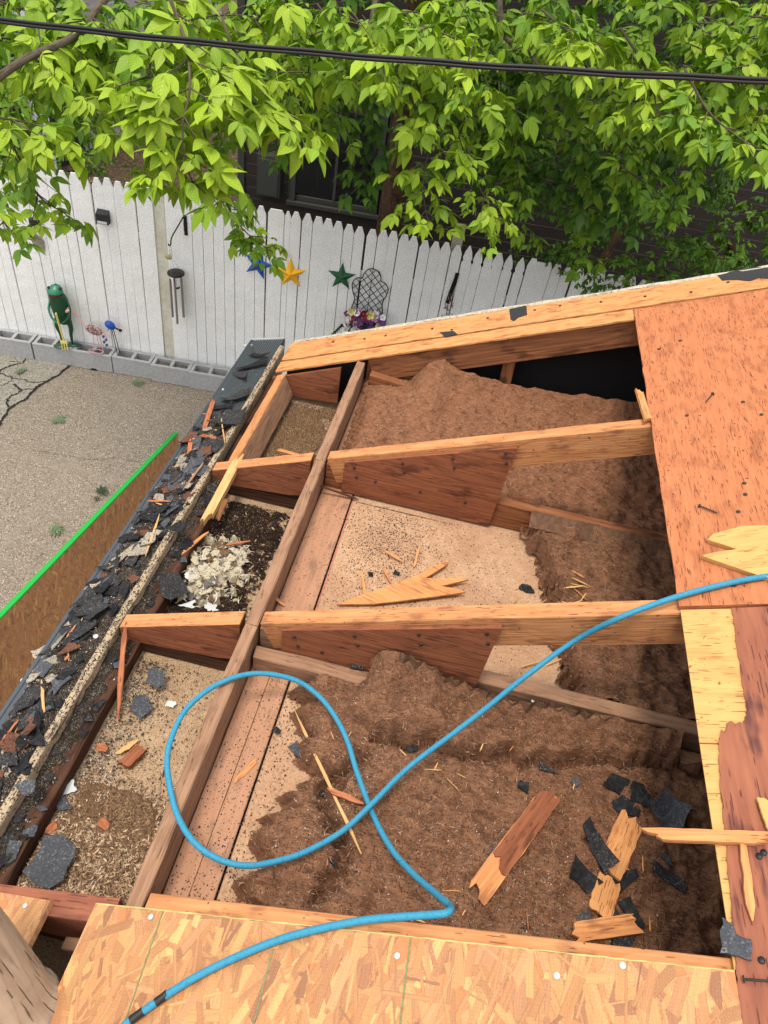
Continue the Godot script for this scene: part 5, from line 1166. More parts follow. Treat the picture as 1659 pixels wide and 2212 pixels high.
func build_fence():
	var f := thing("picket_fence", "white painted board fence with pointed picket tops", "fence", FO)
	var r := RandomNumberGenerator.new(); r.seed = 77
	var variants = []
	for k in 6:
		var w = 0.0895
		var t0 = 0.016 + 0.004 * (k % 3)
		var pl := PackedVector2Array([Vector2(-w / 2, 0), Vector2(w / 2, 0), Vector2(w / 2, -1.73), Vector2(t0, -1.80), Vector2(-t0, -1.80), Vector2(-w / 2, -1.73)])
		variants.append(slab_mesh(pl, 0.017))
	var goth := slab_mesh(PackedVector2Array([Vector2(-0.0447, 0), Vector2(0.0447, 0), Vector2(0.0447, -1.655), Vector2(0.034, -1.67), Vector2(0.034, -1.685), Vector2(0.041, -1.70), Vector2(0.030, -1.755), Vector2(0.004, -1.81), Vector2(-0.004, -1.81), Vector2(-0.030, -1.755), Vector2(-0.041, -1.70), Vector2(-0.034, -1.685), Vector2(-0.034, -1.67), Vector2(-0.0447, -1.655)]), 0.017)
	var wide := slab_mesh(PackedVector2Array([Vector2(-0.07, 0), Vector2(0.07, 0), Vector2(0.07, -1.765), Vector2(0.05, -1.80), Vector2(-0.05, -1.80), Vector2(-0.07, -1.765)]), 0.017)
	var slim := slab_mesh(PackedVector2Array([Vector2(-0.025, 0), Vector2(0.025, 0), Vector2(0.025, -1.76), Vector2(0.008, -1.80), Vector2(-0.008, -1.80), Vector2(-0.025, -1.76)]), 0.017)
	var B := Basis(FD, FN, -Vector3.UP)
	var put = func(s, me):
		var hh = pw(s, [[-2.0, 0.02], [0.4, 0.02], [1.5, 0.02], [2.3, 0.0], [3.2, -0.03], [4.1, -0.04]])
		var turn := Basis(FN, r.randf_range(-0.006, 0.006))
		obj("picket", me, M.white, f, Transform3D(turn * B, fence_at(s, 0.015, r.randf_range(-0.003, 0.003)) + Vector3(0, hh + r.randf_range(-0.012, 0.012), 0)))
	var s = -2.05
	while s < 0.36:
		put.call(s, variants[r.randi() % 6]); s += 0.0945
	put.call(0.43, wide)
	board("gate_post", fence_at(0.555, 0.0, -0.012), fence_at(0.555, 1.80, -0.012), FN, 0.100, 0.03, M.post, f)
	put.call(0.675, wide)
	s = 0.795
	while s < 1.46:
		put.call(s, variants[r.randi() % 6]); s += 0.0945
	put.call(1.578, wide); put.call(1.678, slim)
	s = 1.752
	while s < 5.6:
		if abs(s - 3.90) < 0.05:
			put.call(3.905, wide); s = 4.03; put.call(4.005, slim); s = 4.08
			continue
		put.call(s, goth if (s > 3.27 and s < 3.5) or abs(s - 3.70) < 0.06 else variants[r.randi() % 6]); s += 0.0952
	for h in [0.4, 1.35]:
		board("rail", fence_at(-2.1, h, -0.035), fence_at(0.48, h, -0.035), Vector3.UP, 0.035, 0.085, M.white, f)
		board("rail", fence_at(0.62, h, -0.035), fence_at(5.6, h, -0.035), Vector3.UP, 0.035, 0.085, M.white, f)
	for q in [[-1.6, 1.7], [3.17, 1.92], [5.3, 1.75]]:
		board("post", fence_at(q[0], -0.03, -0.10), fence_at(q[0], q[1], -0.10), FN, 0.09, 0.09, M.white_worn, f)

func block_mesh() -> ArrayMesh:
	var st := new_st()
	var bx = func(c: Vector3, s: Vector3):
		var me := board_mesh(s.x, s.z, s.y, 0.003)
		st.append_from(me, 0, Transform3D(Basis(), c - Vector3(s.x / 2, 0, 0)))
	bx.call(Vector3(0, 0.095, 0.070), Vector3(0.386, 0.19, 0.031)); bx.call(Vector3(0, 0.095, -0.070), Vector3(0.386, 0.19, 0.031))
	for x in [-0.176, 0.0, 0.176]: bx.call(Vector3(x, 0.0945, 0), Vector3(0.031, 0.188, 0.108))
	bx.call(Vector3(0, 0.02, 0), Vector3(0.31, 0.03, 0.107))
	return st.commit()
func build_blocks():
	var me := block_mesh()
	var lab = ["grey hollow concrete block at the far end of the row by the frog", "grey hollow concrete block under the frog's left foot", "grey hollow concrete block holding the pink wire bird", "grey hollow concrete block below the blue bird", "grey hollow concrete block below the gate post", "grey concrete block with dirt-filled cores under the wind chime", "grey hollow concrete block beside the gutter end", "grey hollow concrete block hidden behind the gutter end"]
	var joints = [-1.155, -0.752, -0.360, 0.035, 0.427, 0.815, 1.208, 1.60]
	for i in 7:
		var s = joints[i] + 0.195
		var off = 0.115 + [0.0, 0.0, 0.006, 0.004, 0.03, 0.045, 0.02][i]
		var t := thing("concrete_block", lab[i + 1] if i > 0 else lab[0], "concrete block", fence_at(s, 0.004, off), fence_basis() * Basis(Vector3.UP, [0, 0.01, 0, -0.02, 0.01, -0.01, 0.015][i]), "concrete blocks along the fence foot")
		lobj("shell", me, M.block, t)
		if i == 4:
			for x in [-0.088, 0.088]: lobj("fill", lathe_mesh([Vector2(0.001, 0.168), Vector2(0.03, 0.166), Vector2(0.05, 0.158), Vector2(0.06, 0.04)], 12, Vector2(1.2, 0.85)), M.block_raw, t, Transform3D(Basis(), Vector3(x, 0, 0)))

func star_mesh(R: float) -> ArrayMesh:
	var st := new_st()
	for i in 5:
		var a = PI / 2 + TAU * i / 5; var a2 = a + TAU / 10; var a0 = a - TAU / 10
		var tip := Vector3(cos(a), sin(a), 0) * R; var i1 := Vector3(cos(a2), sin(a2), 0) * R * 0.40; var i0 := Vector3(cos(a0), sin(a0), 0) * R * 0.40; var c := Vector3(0, 0, R * 0.22)
		tri(st, c, tip, i0); tri(st, c, i1, tip)
		tri(st, tip, i1, i0); tri(st, Vector3(0, 0, 0), i0, i1)
	return done(st)
func build_ornaments():
	var FB := fence_basis()
	# stars
	for q in [[558, 571, 0.145, M.blue, "blue metal star half behind the leaves on the fence", -0.25], [628, 591, 0.150, M.yellow_paint, "yellow metal star on the white fence", 0.05], [738, 598, 0.135, M.green_paint, "dark green metal star beside the black trellis", 0.02]]:
		var t := thing("metal_star", q[4], "star", on_fence(q[0], q[1], 0.024), FB * Basis(Vector3(0, 0, 1), q[5]), "metal stars hung on the fence")
		lobj("star", star_mesh(q[2]), q[3], t)
		var ring = []
		for i in 13: ring.append(Vector3(cos(TAU * i / 12) * 0.012, q[2] + 0.012 + sin(TAU * i / 12) * 0.014, 0.003))
		lobj("hanging_loop", tube_mesh(ring, 0.0012, 5, false), M.steel, t)
	# trellis with a basket of flowers
	var T := thing("trellis", "black wire lattice wall trellis with lobed outline", "trellis", on_fence(797, 640, 0.03), FB)
	var ol = [Vector2(-0.155, -0.36), Vector2(-0.15, -0.17), Vector2(-0.13, -0.05), Vector2(-0.155, 0.03), Vector2(-0.165, 0.10), Vector2(-0.13, 0.155), Vector2(-0.085, 0.165), Vector2(-0.07, 0.21), Vector2(-0.035, 0.255), Vector2(0.01, 0.265), Vector2(0.06, 0.245), Vector2(0.085, 0.20), Vector2(0.09, 0.165), Vector2(0.13, 0.15), Vector2(0.165, 0.10), Vector2(0.155, 0.03), Vector2(0.13, -0.05), Vector2(0.15, -0.17), Vector2(0.155, -0.36)]
	var c3 = []
	for p in ol: c3.append(Vector3(p.x, p.y, 0))
	lobj("outline_wire", tube_mesh(curve_pts(c3, 0.012), 0.0045, 6), M.iron, T)
	var poly := PackedVector2Array(ol)
	for dgn in [1, -1]:
		var k = -0.6
		while k < 0.6:
			# clip the diagonal line y = dgn*1.1*x + k against the outline
			var seg := Geometry2D.intersect_polyline_with_polygon(PackedVector2Array([Vector2(-0.4, dgn * 1.1 * -0.4 + k), Vector2(0.4, dgn * 1.1 * 0.4 + k)]), poly)
			for s in seg:
				if s[0].distance_to(s[1]) > 0.02: lobj("lattice_wire", tube_mesh([Vector3(s[0].x, s[0].y, 0.004 * dgn), Vector3(s[-1].x, s[-1].y, 0.004 * dgn)], 0.0032, 5), M.iron, T)
			k += 0.075
	var bk := thing("flower_basket", "basket of purple, white and red artificial pansies on the trellis", "flowers", on_fence(790, 690, 0.09), FB)
	lobj("basket", lathe_mesh([Vector2(0.02, -0.13), Vector2(0.10, -0.11), Vector2(0.16, -0.03), Vector2(0.17, 0.0), Vector2(0.15, -0.005)], 18, Vector2(1.0, 0.5)), plain(Color(0.13, 0.17, 0.12), 0.9), bk)
	var r := RandomNumberGenerator.new(); r.seed = 12
	var pc = [Color(0.36, 0.16, 0.48), Color(0.85, 0.83, 0.84), Color(0.55, 0.10, 0.25), Color(0.80, 0.77, 0.50), Color(0.47, 0.24, 0.55), Color(0.70, 0.55, 0.72), Color(0.42, 0.10, 0.30)]
	var fms = []
	for c in pc: fms.append(plain(c, 0.7))
	var fm := new_st()
	for i in 5:
		var a = TAU * i / 5
		var o = []
		for k in 7:
			var b = TAU * k / 7; o.append(Vector3(cos(a) * 0.019 + cos(b) * 0.016, sin(a) * 0.019 + sin(b) * 0.016, 0.004 * sin(i * 2.3) + 0.006 * cos(b - a)))
		for k in range(1, 6): tri(fm, o[0], o[k], o[k + 1])
	var flower := done(fm); var eye := ball_mesh(Vector3(0.006, 0.006, 0.004), 4); var eyem := plain(Color(0.75, 0.6, 0.08), 0.7)
	for i in 52:
		var x = r.randf_range(-0.19, 0.19); var y = r.randf_range(-0.10, 0.11) - abs(x) * 0.1; var z = 0.05 + r.randf_range(0.0, 0.05)
		var fl := lobj("flower", flower, fms[r.randi() % fms.size()], bk, Transform3D(Basis.from_euler(Vector3(r.randf_range(-0.9, 0.1), r.randf_range(-0.6, 0.6), r.randf() * TAU)).scaled(Vector3.ONE * r.randf_range(0.8, 1.35)), Vector3(x, y, z)))
		lobj("flower_eye", eye, eyem, fl, Transform3D(Basis(), Vector3(0, 0, 0.006)))
	var lm := new_st()
	for i in 90:
		var p := Vector3(r.randf_range(-0.2, 0.18), r.randf_range(-0.2, -0.02), r.randf_range(0.02, 0.09)); var a = r.randf() * TAU; var L = r.randf_range(0.03, 0.06)
		var d: Vector3 = Vector3(cos(a), -0.6, 0.4).normalized() * L; var s: Vector3 = Vector3(-sin(a), 0.2, 0.3).normalized() * L * 0.3
		tri(lm, p, p + d * 0.5 + s, p + d); tri(lm, p, p + d, p + d * 0.5 - s)
	for i in 8:
		var p := Vector3(-0.20 - 0.015 * i, -0.06 - 0.022 * i, 0.02); tri(lm, p, p + Vector3(-0.03, -0.02, 0.01), p + Vector3(0.0, -0.05, 0.0))
	var lf := lobj("basket_leaves", done(lm), plain(Color(0.10, 0.24, 0.17), 0.6), bk); lf.set_meta("kind", "stuff")
	# wind chime on its bracket
	var W := thing("wind_chime", "black-topped wind chime with long metal tubes on an iron hook", "wind chime", on_fence(380, 590, 0.11), FB)
	var hook = [Vector3(0.075, 0.50, -0.09), Vector3(0.05, 0.45, -0.04), Vector3(-0.015, 0.33, 0.0), Vector3(-0.03, 0.26, 0.0), Vector3(-0.045, 0.25, 0.0), Vector3(-0.05, 0.265, 0.0)]
	lobj("hook", tube_mesh(curve_pts(hook, 0.01), 0.006, 6), M.iron, W)
	lobj("bracket", board_mesh(0.18, 0.03, 0.014, 0.002, 8, 0.003), M.iron, W, Transform3D(Basis(Vector3(0, 1, 0), Vector3(0, 0, 1), Vector3(1, 0, 0)), Vector3(0.085, 0.33, -0.088)))
	for k in 3:
		var rg = []
		for i in 11: rg.append(Vector3(-0.035 + cos(TAU * i / 10) * 0.011, 0.225 - k * 0.03 + sin(TAU * i / 10) * 0.014, 0))
		lobj("chain_link", tube_mesh(rg, 0.0018, 5, false), M.steel, W)
	lobj("glass_heart", ball_mesh(Vector3(0.032, 0.028, 0.012), 8), plain(Color(0.66, 0.62, 0.45), 0.15), W, Transform3D(Basis(), Vector3(-0.055, 0.15, 0.01)))
	lobj("top_disc", lathe_mesh([Vector2(0.001, 0.012), Vector2(0.07, 0.012), Vector2(0.077, 0.006), Vector2(0.077, -0.008), Vector2(0.07, -0.014), Vector2(0.001, -0.014)], 22), M.black, W)
	for k in 3: lobj("cord", tube_mesh([Vector3(-0.035, 0.15, 0), Vector3(cos(TAU * k / 3) * 0.06, 0.012, sin(TAU * k / 3) * 0.06)], 0.0012, 4), M.steel, W)
	for k in 5:
		var a = TAU * k / 5 + 0.3; var x = cos(a) * 0.055; var z = sin(a) * 0.055; var L = [0.36, 0.42, 0.38, 0.33, 0.40][k]
		var tb := lobj("chime_tube", tube_mesh([Vector3(x, -0.06, z), Vector3(x, -0.06 - L, z)], 0.011, 10), M.steel, W)
		lobj("cord", tube_mesh([Vector3(x, -0.012, z), Vector3(x, -0.06, z)], 0.001, 4), M.black, tb)
	lobj("striker", board_mesh(0.05, 0.03, 0.012, 0.003), M.black, W, Transform3D(Basis(Vector3(0, 0, 1), 0.5), Vector3(-0.02, -0.16, 0)))
	lobj("cord", tube_mesh([Vector3(0, -0.012, 0), Vector3(0, -0.15, 0)], 0.0015, 4), M.black, W)
	# solar lamp
	var S := thing("solar_light", "small black solar fence light", "light", on_fence(225, 467, 0.018), FB)
	lobj("housing", slab_mesh(PackedVector2Array([Vector2(0, 0.05), Vector2(0.0, -0.06), Vector2(0.055, -0.035), Vector2(0.06, 0.05)]), 0.105), M.black, S, Transform3D(Basis(Vector3(0, 0, 1), Vector3(1, 0, 0), Vector3(0, -1, 0)), Vector3(-0.052, 0, 0)))
	lobj("lens", board_mesh(0.085, 0.004, 0.022, 0.001), plain(Color(0.75, 0.78, 0.78), 0.3), S, Transform3D(Basis(), Vector3(-0.042, -0.034, 0.062)))
	var S2 := thing("solar_light", "small dark solar light under the drooping leaves", "light", on_fence(77, 477, 0.018), FB)
	lobj("housing", lathe_mesh([Vector2(0.001, 0.03), Vector2(0.045, 0.03), Vector2(0.05, 0.02), Vector2(0.05, -0.03), Vector2(0.001, -0.03)], 14, Vector2(1, 0.5)), M.black, S2, Transform3D(Basis(), Vector3(0, 0, 0.026)))
	# leaf-shaped plaque
	var lp := obj("leaf_plaque", flake_mesh([Vector2(0, 0.09), Vector2(-0.03, 0.05), Vector2(-0.055, 0.0), Vector2(-0.05, -0.04), Vector2(-0.02, -0.075), Vector2(0.02, -0.075), Vector2(0.05, -0.04), Vector2(0.055, 0.0), Vector2(0.03, 0.05)], 0.008, 2.0, 0.0), M.shingle_pale, self, Transform3D(FB * Basis(Vector3(0, 0, 1), 0.4) * Basis(Vector3(1, 0, 0), PI / 2), on_fence(84, 524, 0.02)))
	tag(lp, "grey speckled leaf-shaped plaque hanging on the fence", "plaque")
	# dark wall ornament with dried flowers
	var O := thing("wall_ornament", "dark rusty iron bracket with dried flower bundle near the fence's tall post", "ornament", on_fence(978, 620, 0.02), FB)
	lobj("bar", board_mesh(0.30, 0.035, 0.012, 0.002, 8, 0.003), M.iron, O, Transform3D(Basis(Vector3(0.12, 1, 0).normalized(), Vector3(0, 0, 1), Vector3(1, -0.12, 0).normalized()), Vector3(-0.02, -0.16, 0.008)))
	var db := new_st()
	for i in 40:
		var p := Vector3(r.randf_range(-0.04, 0.02), r.randf_range(-0.3, -0.05), 0.02); var d := Vector3(r.randf_range(-0.04, 0.04), r.randf_range(-0.05, 0.03), 0.02)
		tri(db, p, p + d, p + d + Vector3(0.012, 0.006, 0.004))
	lobj("dried_bundle", done(db), plain(Color(0.45, 0.36, 0.33), 0.9), O)
	lobj("teal_leaf", flake_mesh(ragged(0.12, 0.05, 9, 0.3, 5), 0.004, 4.0, 0.4), plain(Color(0.16, 0.38, 0.32), 0.5), O, Transform3D(Basis(Vector3(1, 0, 0), PI / 2), Vector3(-0.05, -0.34, 0.02)))
	build_frog(FB)
	# pink wire bird and blue bird on stakes
	var P := thing("wire_bird", "pink filigree wire flamingo garden stake in the blocks", "garden stake", fence_at(-0.14, 0.19, 0.12), FB)
	lobj("body", ball_mesh(Vector3(0.085, 0.05, 0.03), 10), speckle(300, [[Color(0.75, 0.62, 0.60), 0.6], [Color(0.20, 0.16, 0.16), 0.4]], 0.10, 0.12, Color(0.7, 0.6, 0.58), 0.2, 128, 6.0), P, Transform3D(Basis(Vector3(0, 0, 1), -0.25), Vector3(0, 0.22, 0)))
	lobj("neck", tube_mesh(curve_pts([Vector3(-0.07, 0.24, 0), Vector3(-0.13, 0.33, 0), Vector3(-0.17, 0.40, 0.01), Vector3(-0.20, 0.43, 0.02), Vector3(-0.235, 0.40, 0.03), Vector3(-0.24, 0.36, 0.03)], 0.01), 0.006, 6), M.pink, P)
	lobj("head", ball_mesh(Vector3(0.03, 0.018, 0.018), 6), M.pink, P, Transform3D(Basis(Vector3(0, 0, 1), 0.6), Vector3(-0.215, 0.40, 0.03)))
	for x in [-0.015, 0.02, 0.045]: lobj("leg", tube_mesh([Vector3(x, 0.18, 0), Vector3(x * 1.5, 0.0, 0.01)], 0.004, 5), M.pink, P)
	for k in 3:
		var lp2 = []
		for i in 15: lp2.append(Vector3(0.02 + cos(TAU * i / 14) * 0.07, 0.012 + 0.008 * k, 0.05 + sin(TAU * i / 14) * 0.035 + 0.01 * k))
		lobj("foot_wire", tube_mesh(lp2, 0.003, 5), M.pink, P)
	for k in 4: lobj("tail_bead", ball_mesh(Vector3(0.014, 0.014, 0.014), 5), plain(Color(0.16, 0.22, 0.48), 0.4), P, Transform3D(Basis(), Vector3(0.09 + 0.022 * (k % 2), 0.17 - 0.03 * k, 0.01)))
	for k in 3: lobj("tail_wire", tube_mesh(curve_pts([Vector3(0.08, 0.22, 0), Vector3(0.115, 0.19 - 0.02 * k, 0.01), Vector3(0.12 - 0.02 * k, 0.12 - 0.02 * k, 0.01)], 0.01), 0.003, 5), M.pink, P)
	var Bd := thing("blue_bird", "blue metal bird garden stake on thin legs", "garden stake", fence_at(0.03, 0.19, 0.10), FB)
	lobj("body", ball_mesh(Vector3(0.055, 0.04, 0.035), 8), M.blue, Bd, Transform3D(Basis(Vector3(0, 0, 1), -0.6), Vector3(-0.01, 0.29, 0)))
	lobj("tail", flake_mesh([Vector2(0, -0.012), Vector2(-0.05, -0.008), Vector2(-0.05, 0.008), Vector2(0, 0.012)], 0.004, 0, 0), M.blue, Bd, Transform3D(Basis(Vector3(0, 0, 1), 1.2), Vector3(-0.02, 0.27, 0)))
	lobj("neck", tube_mesh([Vector3(0.03, 0.275, 0), Vector3(0.075, 0.255, 0)], 0.007, 6), M.iron, Bd)
	lobj("head", ball_mesh(Vector3(0.018, 0.016, 0.016), 6), M.iron, Bd, Transform3D(Basis(), Vector3(0.085, 0.252, 0)))
	for x in [0.0, 0.03]: lobj("leg", tube_mesh([Vector3(x * 0.5, 0.26, 0), Vector3(0.03 + x, 0.0, 0.02)], 0.004, 5), M.iron, Bd)

func build_frog(FB):
	var t := thing("frog_statue", "tall green metal frog statue with open red mouth holding a yellow garden fork", "statue", fence_at(-0.43, 0.195, 0.12), FB * Basis(Vector3.UP, 0.15) * Basis().scaled(Vector3(0.84, 0.95, 0.9)))
	var body = [[Vector3(0.01, 0.235, 0), 0.004, 0.004], [Vector3(0.01, 0.25, 0), 0.055, 0.04], [Vector3(0.008, 0.30, 0), 0.085, 0.06], [Vector3(0.004, 0.36, 0), 0.098, 0.068], [Vector3(0.0, 0.43, 0.003), 0.104, 0.07], [Vector3(-0.003, 0.50, 0.008), 0.102, 0.068], [Vector3(-0.008, 0.555, 0.014), 0.095, 0.064], [Vector3(-0.012, 0.585, 0.018), 0.08, 0.056], [Vector3(-0.012, 0.59, 0.018), 0.002, 0.002]]
	lobj("body", loft_mesh(body, 20), M.frog, t)
	var head = [[Vector3(-0.018, 0.592, 0.03), 0.003, 0.003], [Vector3(-0.018, 0.594, 0.03), 0.082, 0.068], [Vector3(-0.018, 0.61, 0.028), 0.086, 0.068], [Vector3(-0.015, 0.635, 0.018), 0.076, 0.056], [Vector3(-0.010, 0.66, 0.005), 0.05, 0.038], [Vector3(-0.008, 0.672, 0.0), 0.012, 0.012]]
	lobj("head", loft_mesh(head, 20), M.frog_head, t)
	lobj("mouth", ball_mesh(Vector3(0.062, 0.020, 0.03), 8), M.mouth, t, Transform3D(Basis(), Vector3(-0.02, 0.578, 0.062)))
	for x in [-0.075, 0.045]: lobj("eye", ball_mesh(Vector3(0.017, 0.017, 0.017), 6), M.black, t, Transform3D(Basis(), Vector3(x, 0.645, 0.035)))
	for sd in [-1, 1]:
		var arm = [Vector3(sd * 0.095, 0.50, 0.02), Vector3(sd * 0.115, 0.42, 0.05), Vector3(sd * 0.085, 0.35, 0.09), Vector3(sd * 0.02, 0.30, 0.11)]
		lobj("arm", tube_mesh(curve_pts(arm, 0.01), 0.012, 8), M.frog_head if sd < 0 else M.frog, t)
		var lg = curve_pts([Vector3(sd * 0.05, 0.30, 0.0), Vector3(sd * 0.075, 0.22, 0.01), Vector3(sd * 0.06, 0.13, 0.0), Vector3(sd * 0.055, 0.02, 0.0)], 0.012); var rr = []
		for i in lg.size(): rr.append(lerp(0.042, 0.012, pow(i / float(lg.size() - 1), 0.6)))
		lobj("leg", tube_mesh(lg, rr, 10), M.frog, t)
		lobj("foot", lathe_mesh([Vector2(0.001, 0.02), Vector2(0.05, 0.016), Vector2(0.075, 0.006), Vector2(0.075, 0.0)], 16, Vector2(1, 0.65)), M.frog, t, Transform3D(Basis(), Vector3(sd * 0.07, 0.0, 0.05 if sd < 0 else 0.0)))
	lobj("fork_handle", tube_mesh([Vector3(-0.02, 0.42, 0.12), Vector3(0.0, 0.10, 0.10)], 0.011, 8), M.fork, t)
	lobj("fork_head", board_mesh(0.075, 0.014, 0.03, 0.002), M.fork, t, Transform3D(Basis(), Vector3(-0.038, 0.085, 0.105)))
	for k in 3: lobj("fork_tine", board_mesh(0.075, 0.014, 0.014, 0.003), M.fork, t, Transform3D(Basis(Vector3(0, 0, 1), -PI / 2), Vector3(-0.028 + k * 0.028, 0.075, 0.108)))

func build_yard_things():
	var a := Vector3(-1.389, -2.345, -3.157); var b := Vector3(-1.608, -2.345, -1.501); var e = a + (b - a).normalized() * 3.6
	var t := thing("upright_chipboard", "upright chipboard panel with bright green painted top edge", "panel", Vector3(a.x, GY, a.z))
	board("panel", a, e, Vector3.UP, 0.026, 1.20, M.osb, t)
	board("painted_edge", a + Vector3(0, 0.6065, 0), e + Vector3(0, 0.6065, 0), Vector3.UP, 0.030, 0.012, M.green_edge, t)
	# twigs of maple leaves dropped on the driveway
	for p in [[130, 908], [215, 1070], [125, 1145], [300, 832], [45, 800]]:
		var st := new_st(); var r := RandomNumberGenerator.new(); r.seed = p[0]
		for k in 5:
			var an = r.randf() * TAU; var c := Vector3(r.randf_range(-0.03, 0.03), 0.006 + 0.003 * k, r.randf_range(-0.04, 0.04)); var s = r.randf_range(0.06, 0.10)
			for j in 7:
				var q = an + (j - 3) * 0.55; var L = s * [0.4, 0.6, 0.85, 1.0, 0.85, 0.6, 0.4][j]
				tri(st, c, c + Vector3(cos(q - 0.2), 0.1, sin(q - 0.2)) * L * 0.55, c + Vector3(cos(q), 0.15 * r.randf(), sin(q)) * L); tri(st, c, c + Vector3(cos(q), 0.12 * r.randf(), sin(q)) * L, c + Vector3(cos(q + 0.2), 0.1, sin(q + 0.2)) * L * 0.55)
		var o := obj("fallen_leaves", done(st), plain(Color(0.40, 0.47, 0.34) if p[0] != 215 else Color(0.16, 0.23, 0.13), 0.7), self, Transform3D(Basis(), on_y(p[0], p[1], GY + 0.003)))
		tag(o, "small cluster of pale green lobed leaves lying on the driveway", "leaves", "fallen leaf clusters on the driveway")
	var moss := obj("moss_clump", ball_mesh(Vector3(0.07, 0.03, 0.05), 6), plain(Color(0.08, 0.11, 0.05), 1.0), self, Transform3D(Basis(), on_y(205, 794, GY + 0.005)))
	tag(moss, "dark moss clump at the foot of the concrete blocks", "moss")

# ---------------------------------------------------------------- the house behind
func lap(s0, s1, h, off, parent):
	var x := board_xf(fence_at(s0, h, off), fence_at(s1, h, off), Vector3.UP.rotated(FD, 0.10))
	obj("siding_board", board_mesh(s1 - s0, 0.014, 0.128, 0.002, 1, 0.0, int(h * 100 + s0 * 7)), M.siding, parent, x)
func build_neighbour():
	var off = -1.60
	var H := thing("neighbour_house", "house with grey-brown lap siding and dark window behind the fence", "house", fence_at(2.5, 0, off))
	var sl = (on_fence(528, 400, off) - FO).dot(FD); var w0 = on_fence(640, 262, off); var w1 = on_fence(800, 442, off)
	var ws0 = (on_fence(632, 440, off) - FO).dot(FD); var ws1 = (on_fence(806, 462, off) - FO).dot(FD)
	var wb = on_fence(700, 432, off).y - GY; var wt = wb + 0.95
	for i in 34:
		var h = 0.28 + i * 0.116
		if h > wb - 0.08 and h < wt + 0.08:
			lap(sl, ws0 - 0.06, h, off, H); lap(ws1 + 0.06, 9.0, h, off, H)
		else: lap(sl, 9.0, h, off, H)
	board("foundation", fence_at(sl + 0.02, 0.1, off - 0.03), fence_at(9.0, 0.1, off - 0.03), Vector3.UP, 0.1, 0.24, M.block_raw, H)
	board("corner_trim", fence_at(sl - 0.03, 0.0, off), fence_at(sl - 0.03, 4.2, off), FN, 0.07, 0.06, M.trim, H)
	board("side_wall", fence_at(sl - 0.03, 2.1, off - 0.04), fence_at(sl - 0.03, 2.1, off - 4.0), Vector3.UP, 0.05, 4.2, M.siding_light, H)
	# the room behind the window, closed on all sides but the window
	var r0 = ws0 - 0.25; var r1 = ws1 + 1.2; var rd = off - 3.0; var rf0 = 0.5; var rc = 3.1
	board("room_wall", fence_at(r0, (rf0 + rc) / 2, rd), fence_at(r1, (rf0 + rc) / 2, rd), Vector3.UP, 0.05, rc - rf0 + 0.2, M.room, H)
	board("room_wall", fence_at(r0, (rf0 + rc) / 2, off - 0.045), fence_at(r0, (rf0 + rc) / 2, rd), Vector3.UP, 0.05, rc - rf0 + 0.2, M.room, H)
	board("room_wall", fence_at(r1, (rf0 + rc) / 2, off - 0.045), fence_at(r1, (rf0 + rc) / 2, rd), Vector3.UP, 0.05, rc - rf0 + 0.2, M.room, H)
	board("room_floor", fence_at(r0, rf0, (off + rd) / 2), fence_at(r1, rf0, (off + rd) / 2), Vector3.UP, off - rd, 0.05, M.room, H)
	board("room_ceiling", fence_at(r0, rc, (off + rd) / 2), fence_at(r1, rc, (off + rd) / 2), Vector3.UP, off - rd, 0.05, M.room, H)
	for q in [[r0, ws0 - 0.05, rf0, rc], [ws1 + 0.05, r1, rf0, rc], [ws0 - 0.05, ws1 + 0.05, rf0, wb - 0.06], [ws0 - 0.05, ws1 + 0.05, wt + 0.06, rc]]:
		board("room_wall", fence_at(q[0], (q[2] + q[3]) / 2, off - 0.035), fence_at(q[1], (q[2] + q[3]) / 2, off - 0.035), Vector3.UP, 0.03, q[3] - q[2], M.room, H)
	var win := board("window", fence_at(ws0 - 0.02, wb - 0.02, off - 0.01), fence_at(ws1 + 0.02, wb - 0.02, off - 0.01), Vector3.UP, 0.05, 0.05, M.trim, H)
	for q in [[ws0 - 0.03, ws0 + 0.02], [ws1 - 0.02, ws1 + 0.03]]:
		board("window_frame", fence_at((q[0] + q[1]) / 2, wb - 0.05, off + 0.012), fence_at((q[0] + q[1]) / 2, wt + 0.05, off + 0.012), FN, 0.06, 0.06, M.trim, win)
	board("window_frame", fence_at((ws0 + ws1) / 2, wb, off + 0.0), fence_at((ws0 + ws1) / 2, wt, off + 0.0), FN, 0.03, 0.03, M.trim, win)
	board("window_sill", fence_at(ws0 - 0.06, wb - 0.07, off + 0.02), fence_at(ws1 + 0.06, wb - 0.07, off + 0.02), Vector3.UP, 0.09, 0.04, M.trim, win)
	board("window_frame", fence_at(ws0 - 0.06, wt + 0.08, off + 0.012), fence_at(ws1 + 0.06, wt + 0.08, off + 0.012), Vector3.UP, 0.06, 0.06, M.trim, win)
	obj("pane", board_mesh(ws1 - ws0 - 0.06, 0.004, wt - wb, 0.0005), M.glass, win, board_xf(fence_at(ws0 + 0.03, (wb + wt) / 2, off - 0.012), fence_at(ws1 - 0.03, (wb + wt) / 2, off - 0.012), Vector3.UP))
	var bp = on_fence(582, 378, off + 0.06); var bs = (bp - FO).dot(FD)
	var box := thing("utility_box", "grey utility box mounted on the lap siding beside the window", "utility box", bp, fence_basis())
	lobj("case", board_mesh(0.24, 0.11, 0.42, 0.006), M.trim, box, Transform3D(Basis(), Vector3(-0.12, 0, 0.0)))
	lobj("cover", board_mesh(0.20, 0.012, 0.36, 0.004), M.trim, box, Transform3D(Basis(), Vector3(-0.10, -0.01, 0.062)))
	# left building with pale siding, dark door and white post
	var A := on_y(95, 372, GY); var B2 := on_y(330, 262, GY); var d := (B2 - A).normalized(); var n := Vector3(-d.z, 0, d.x)
	if n.dot(CO - A) < 0: n = -n
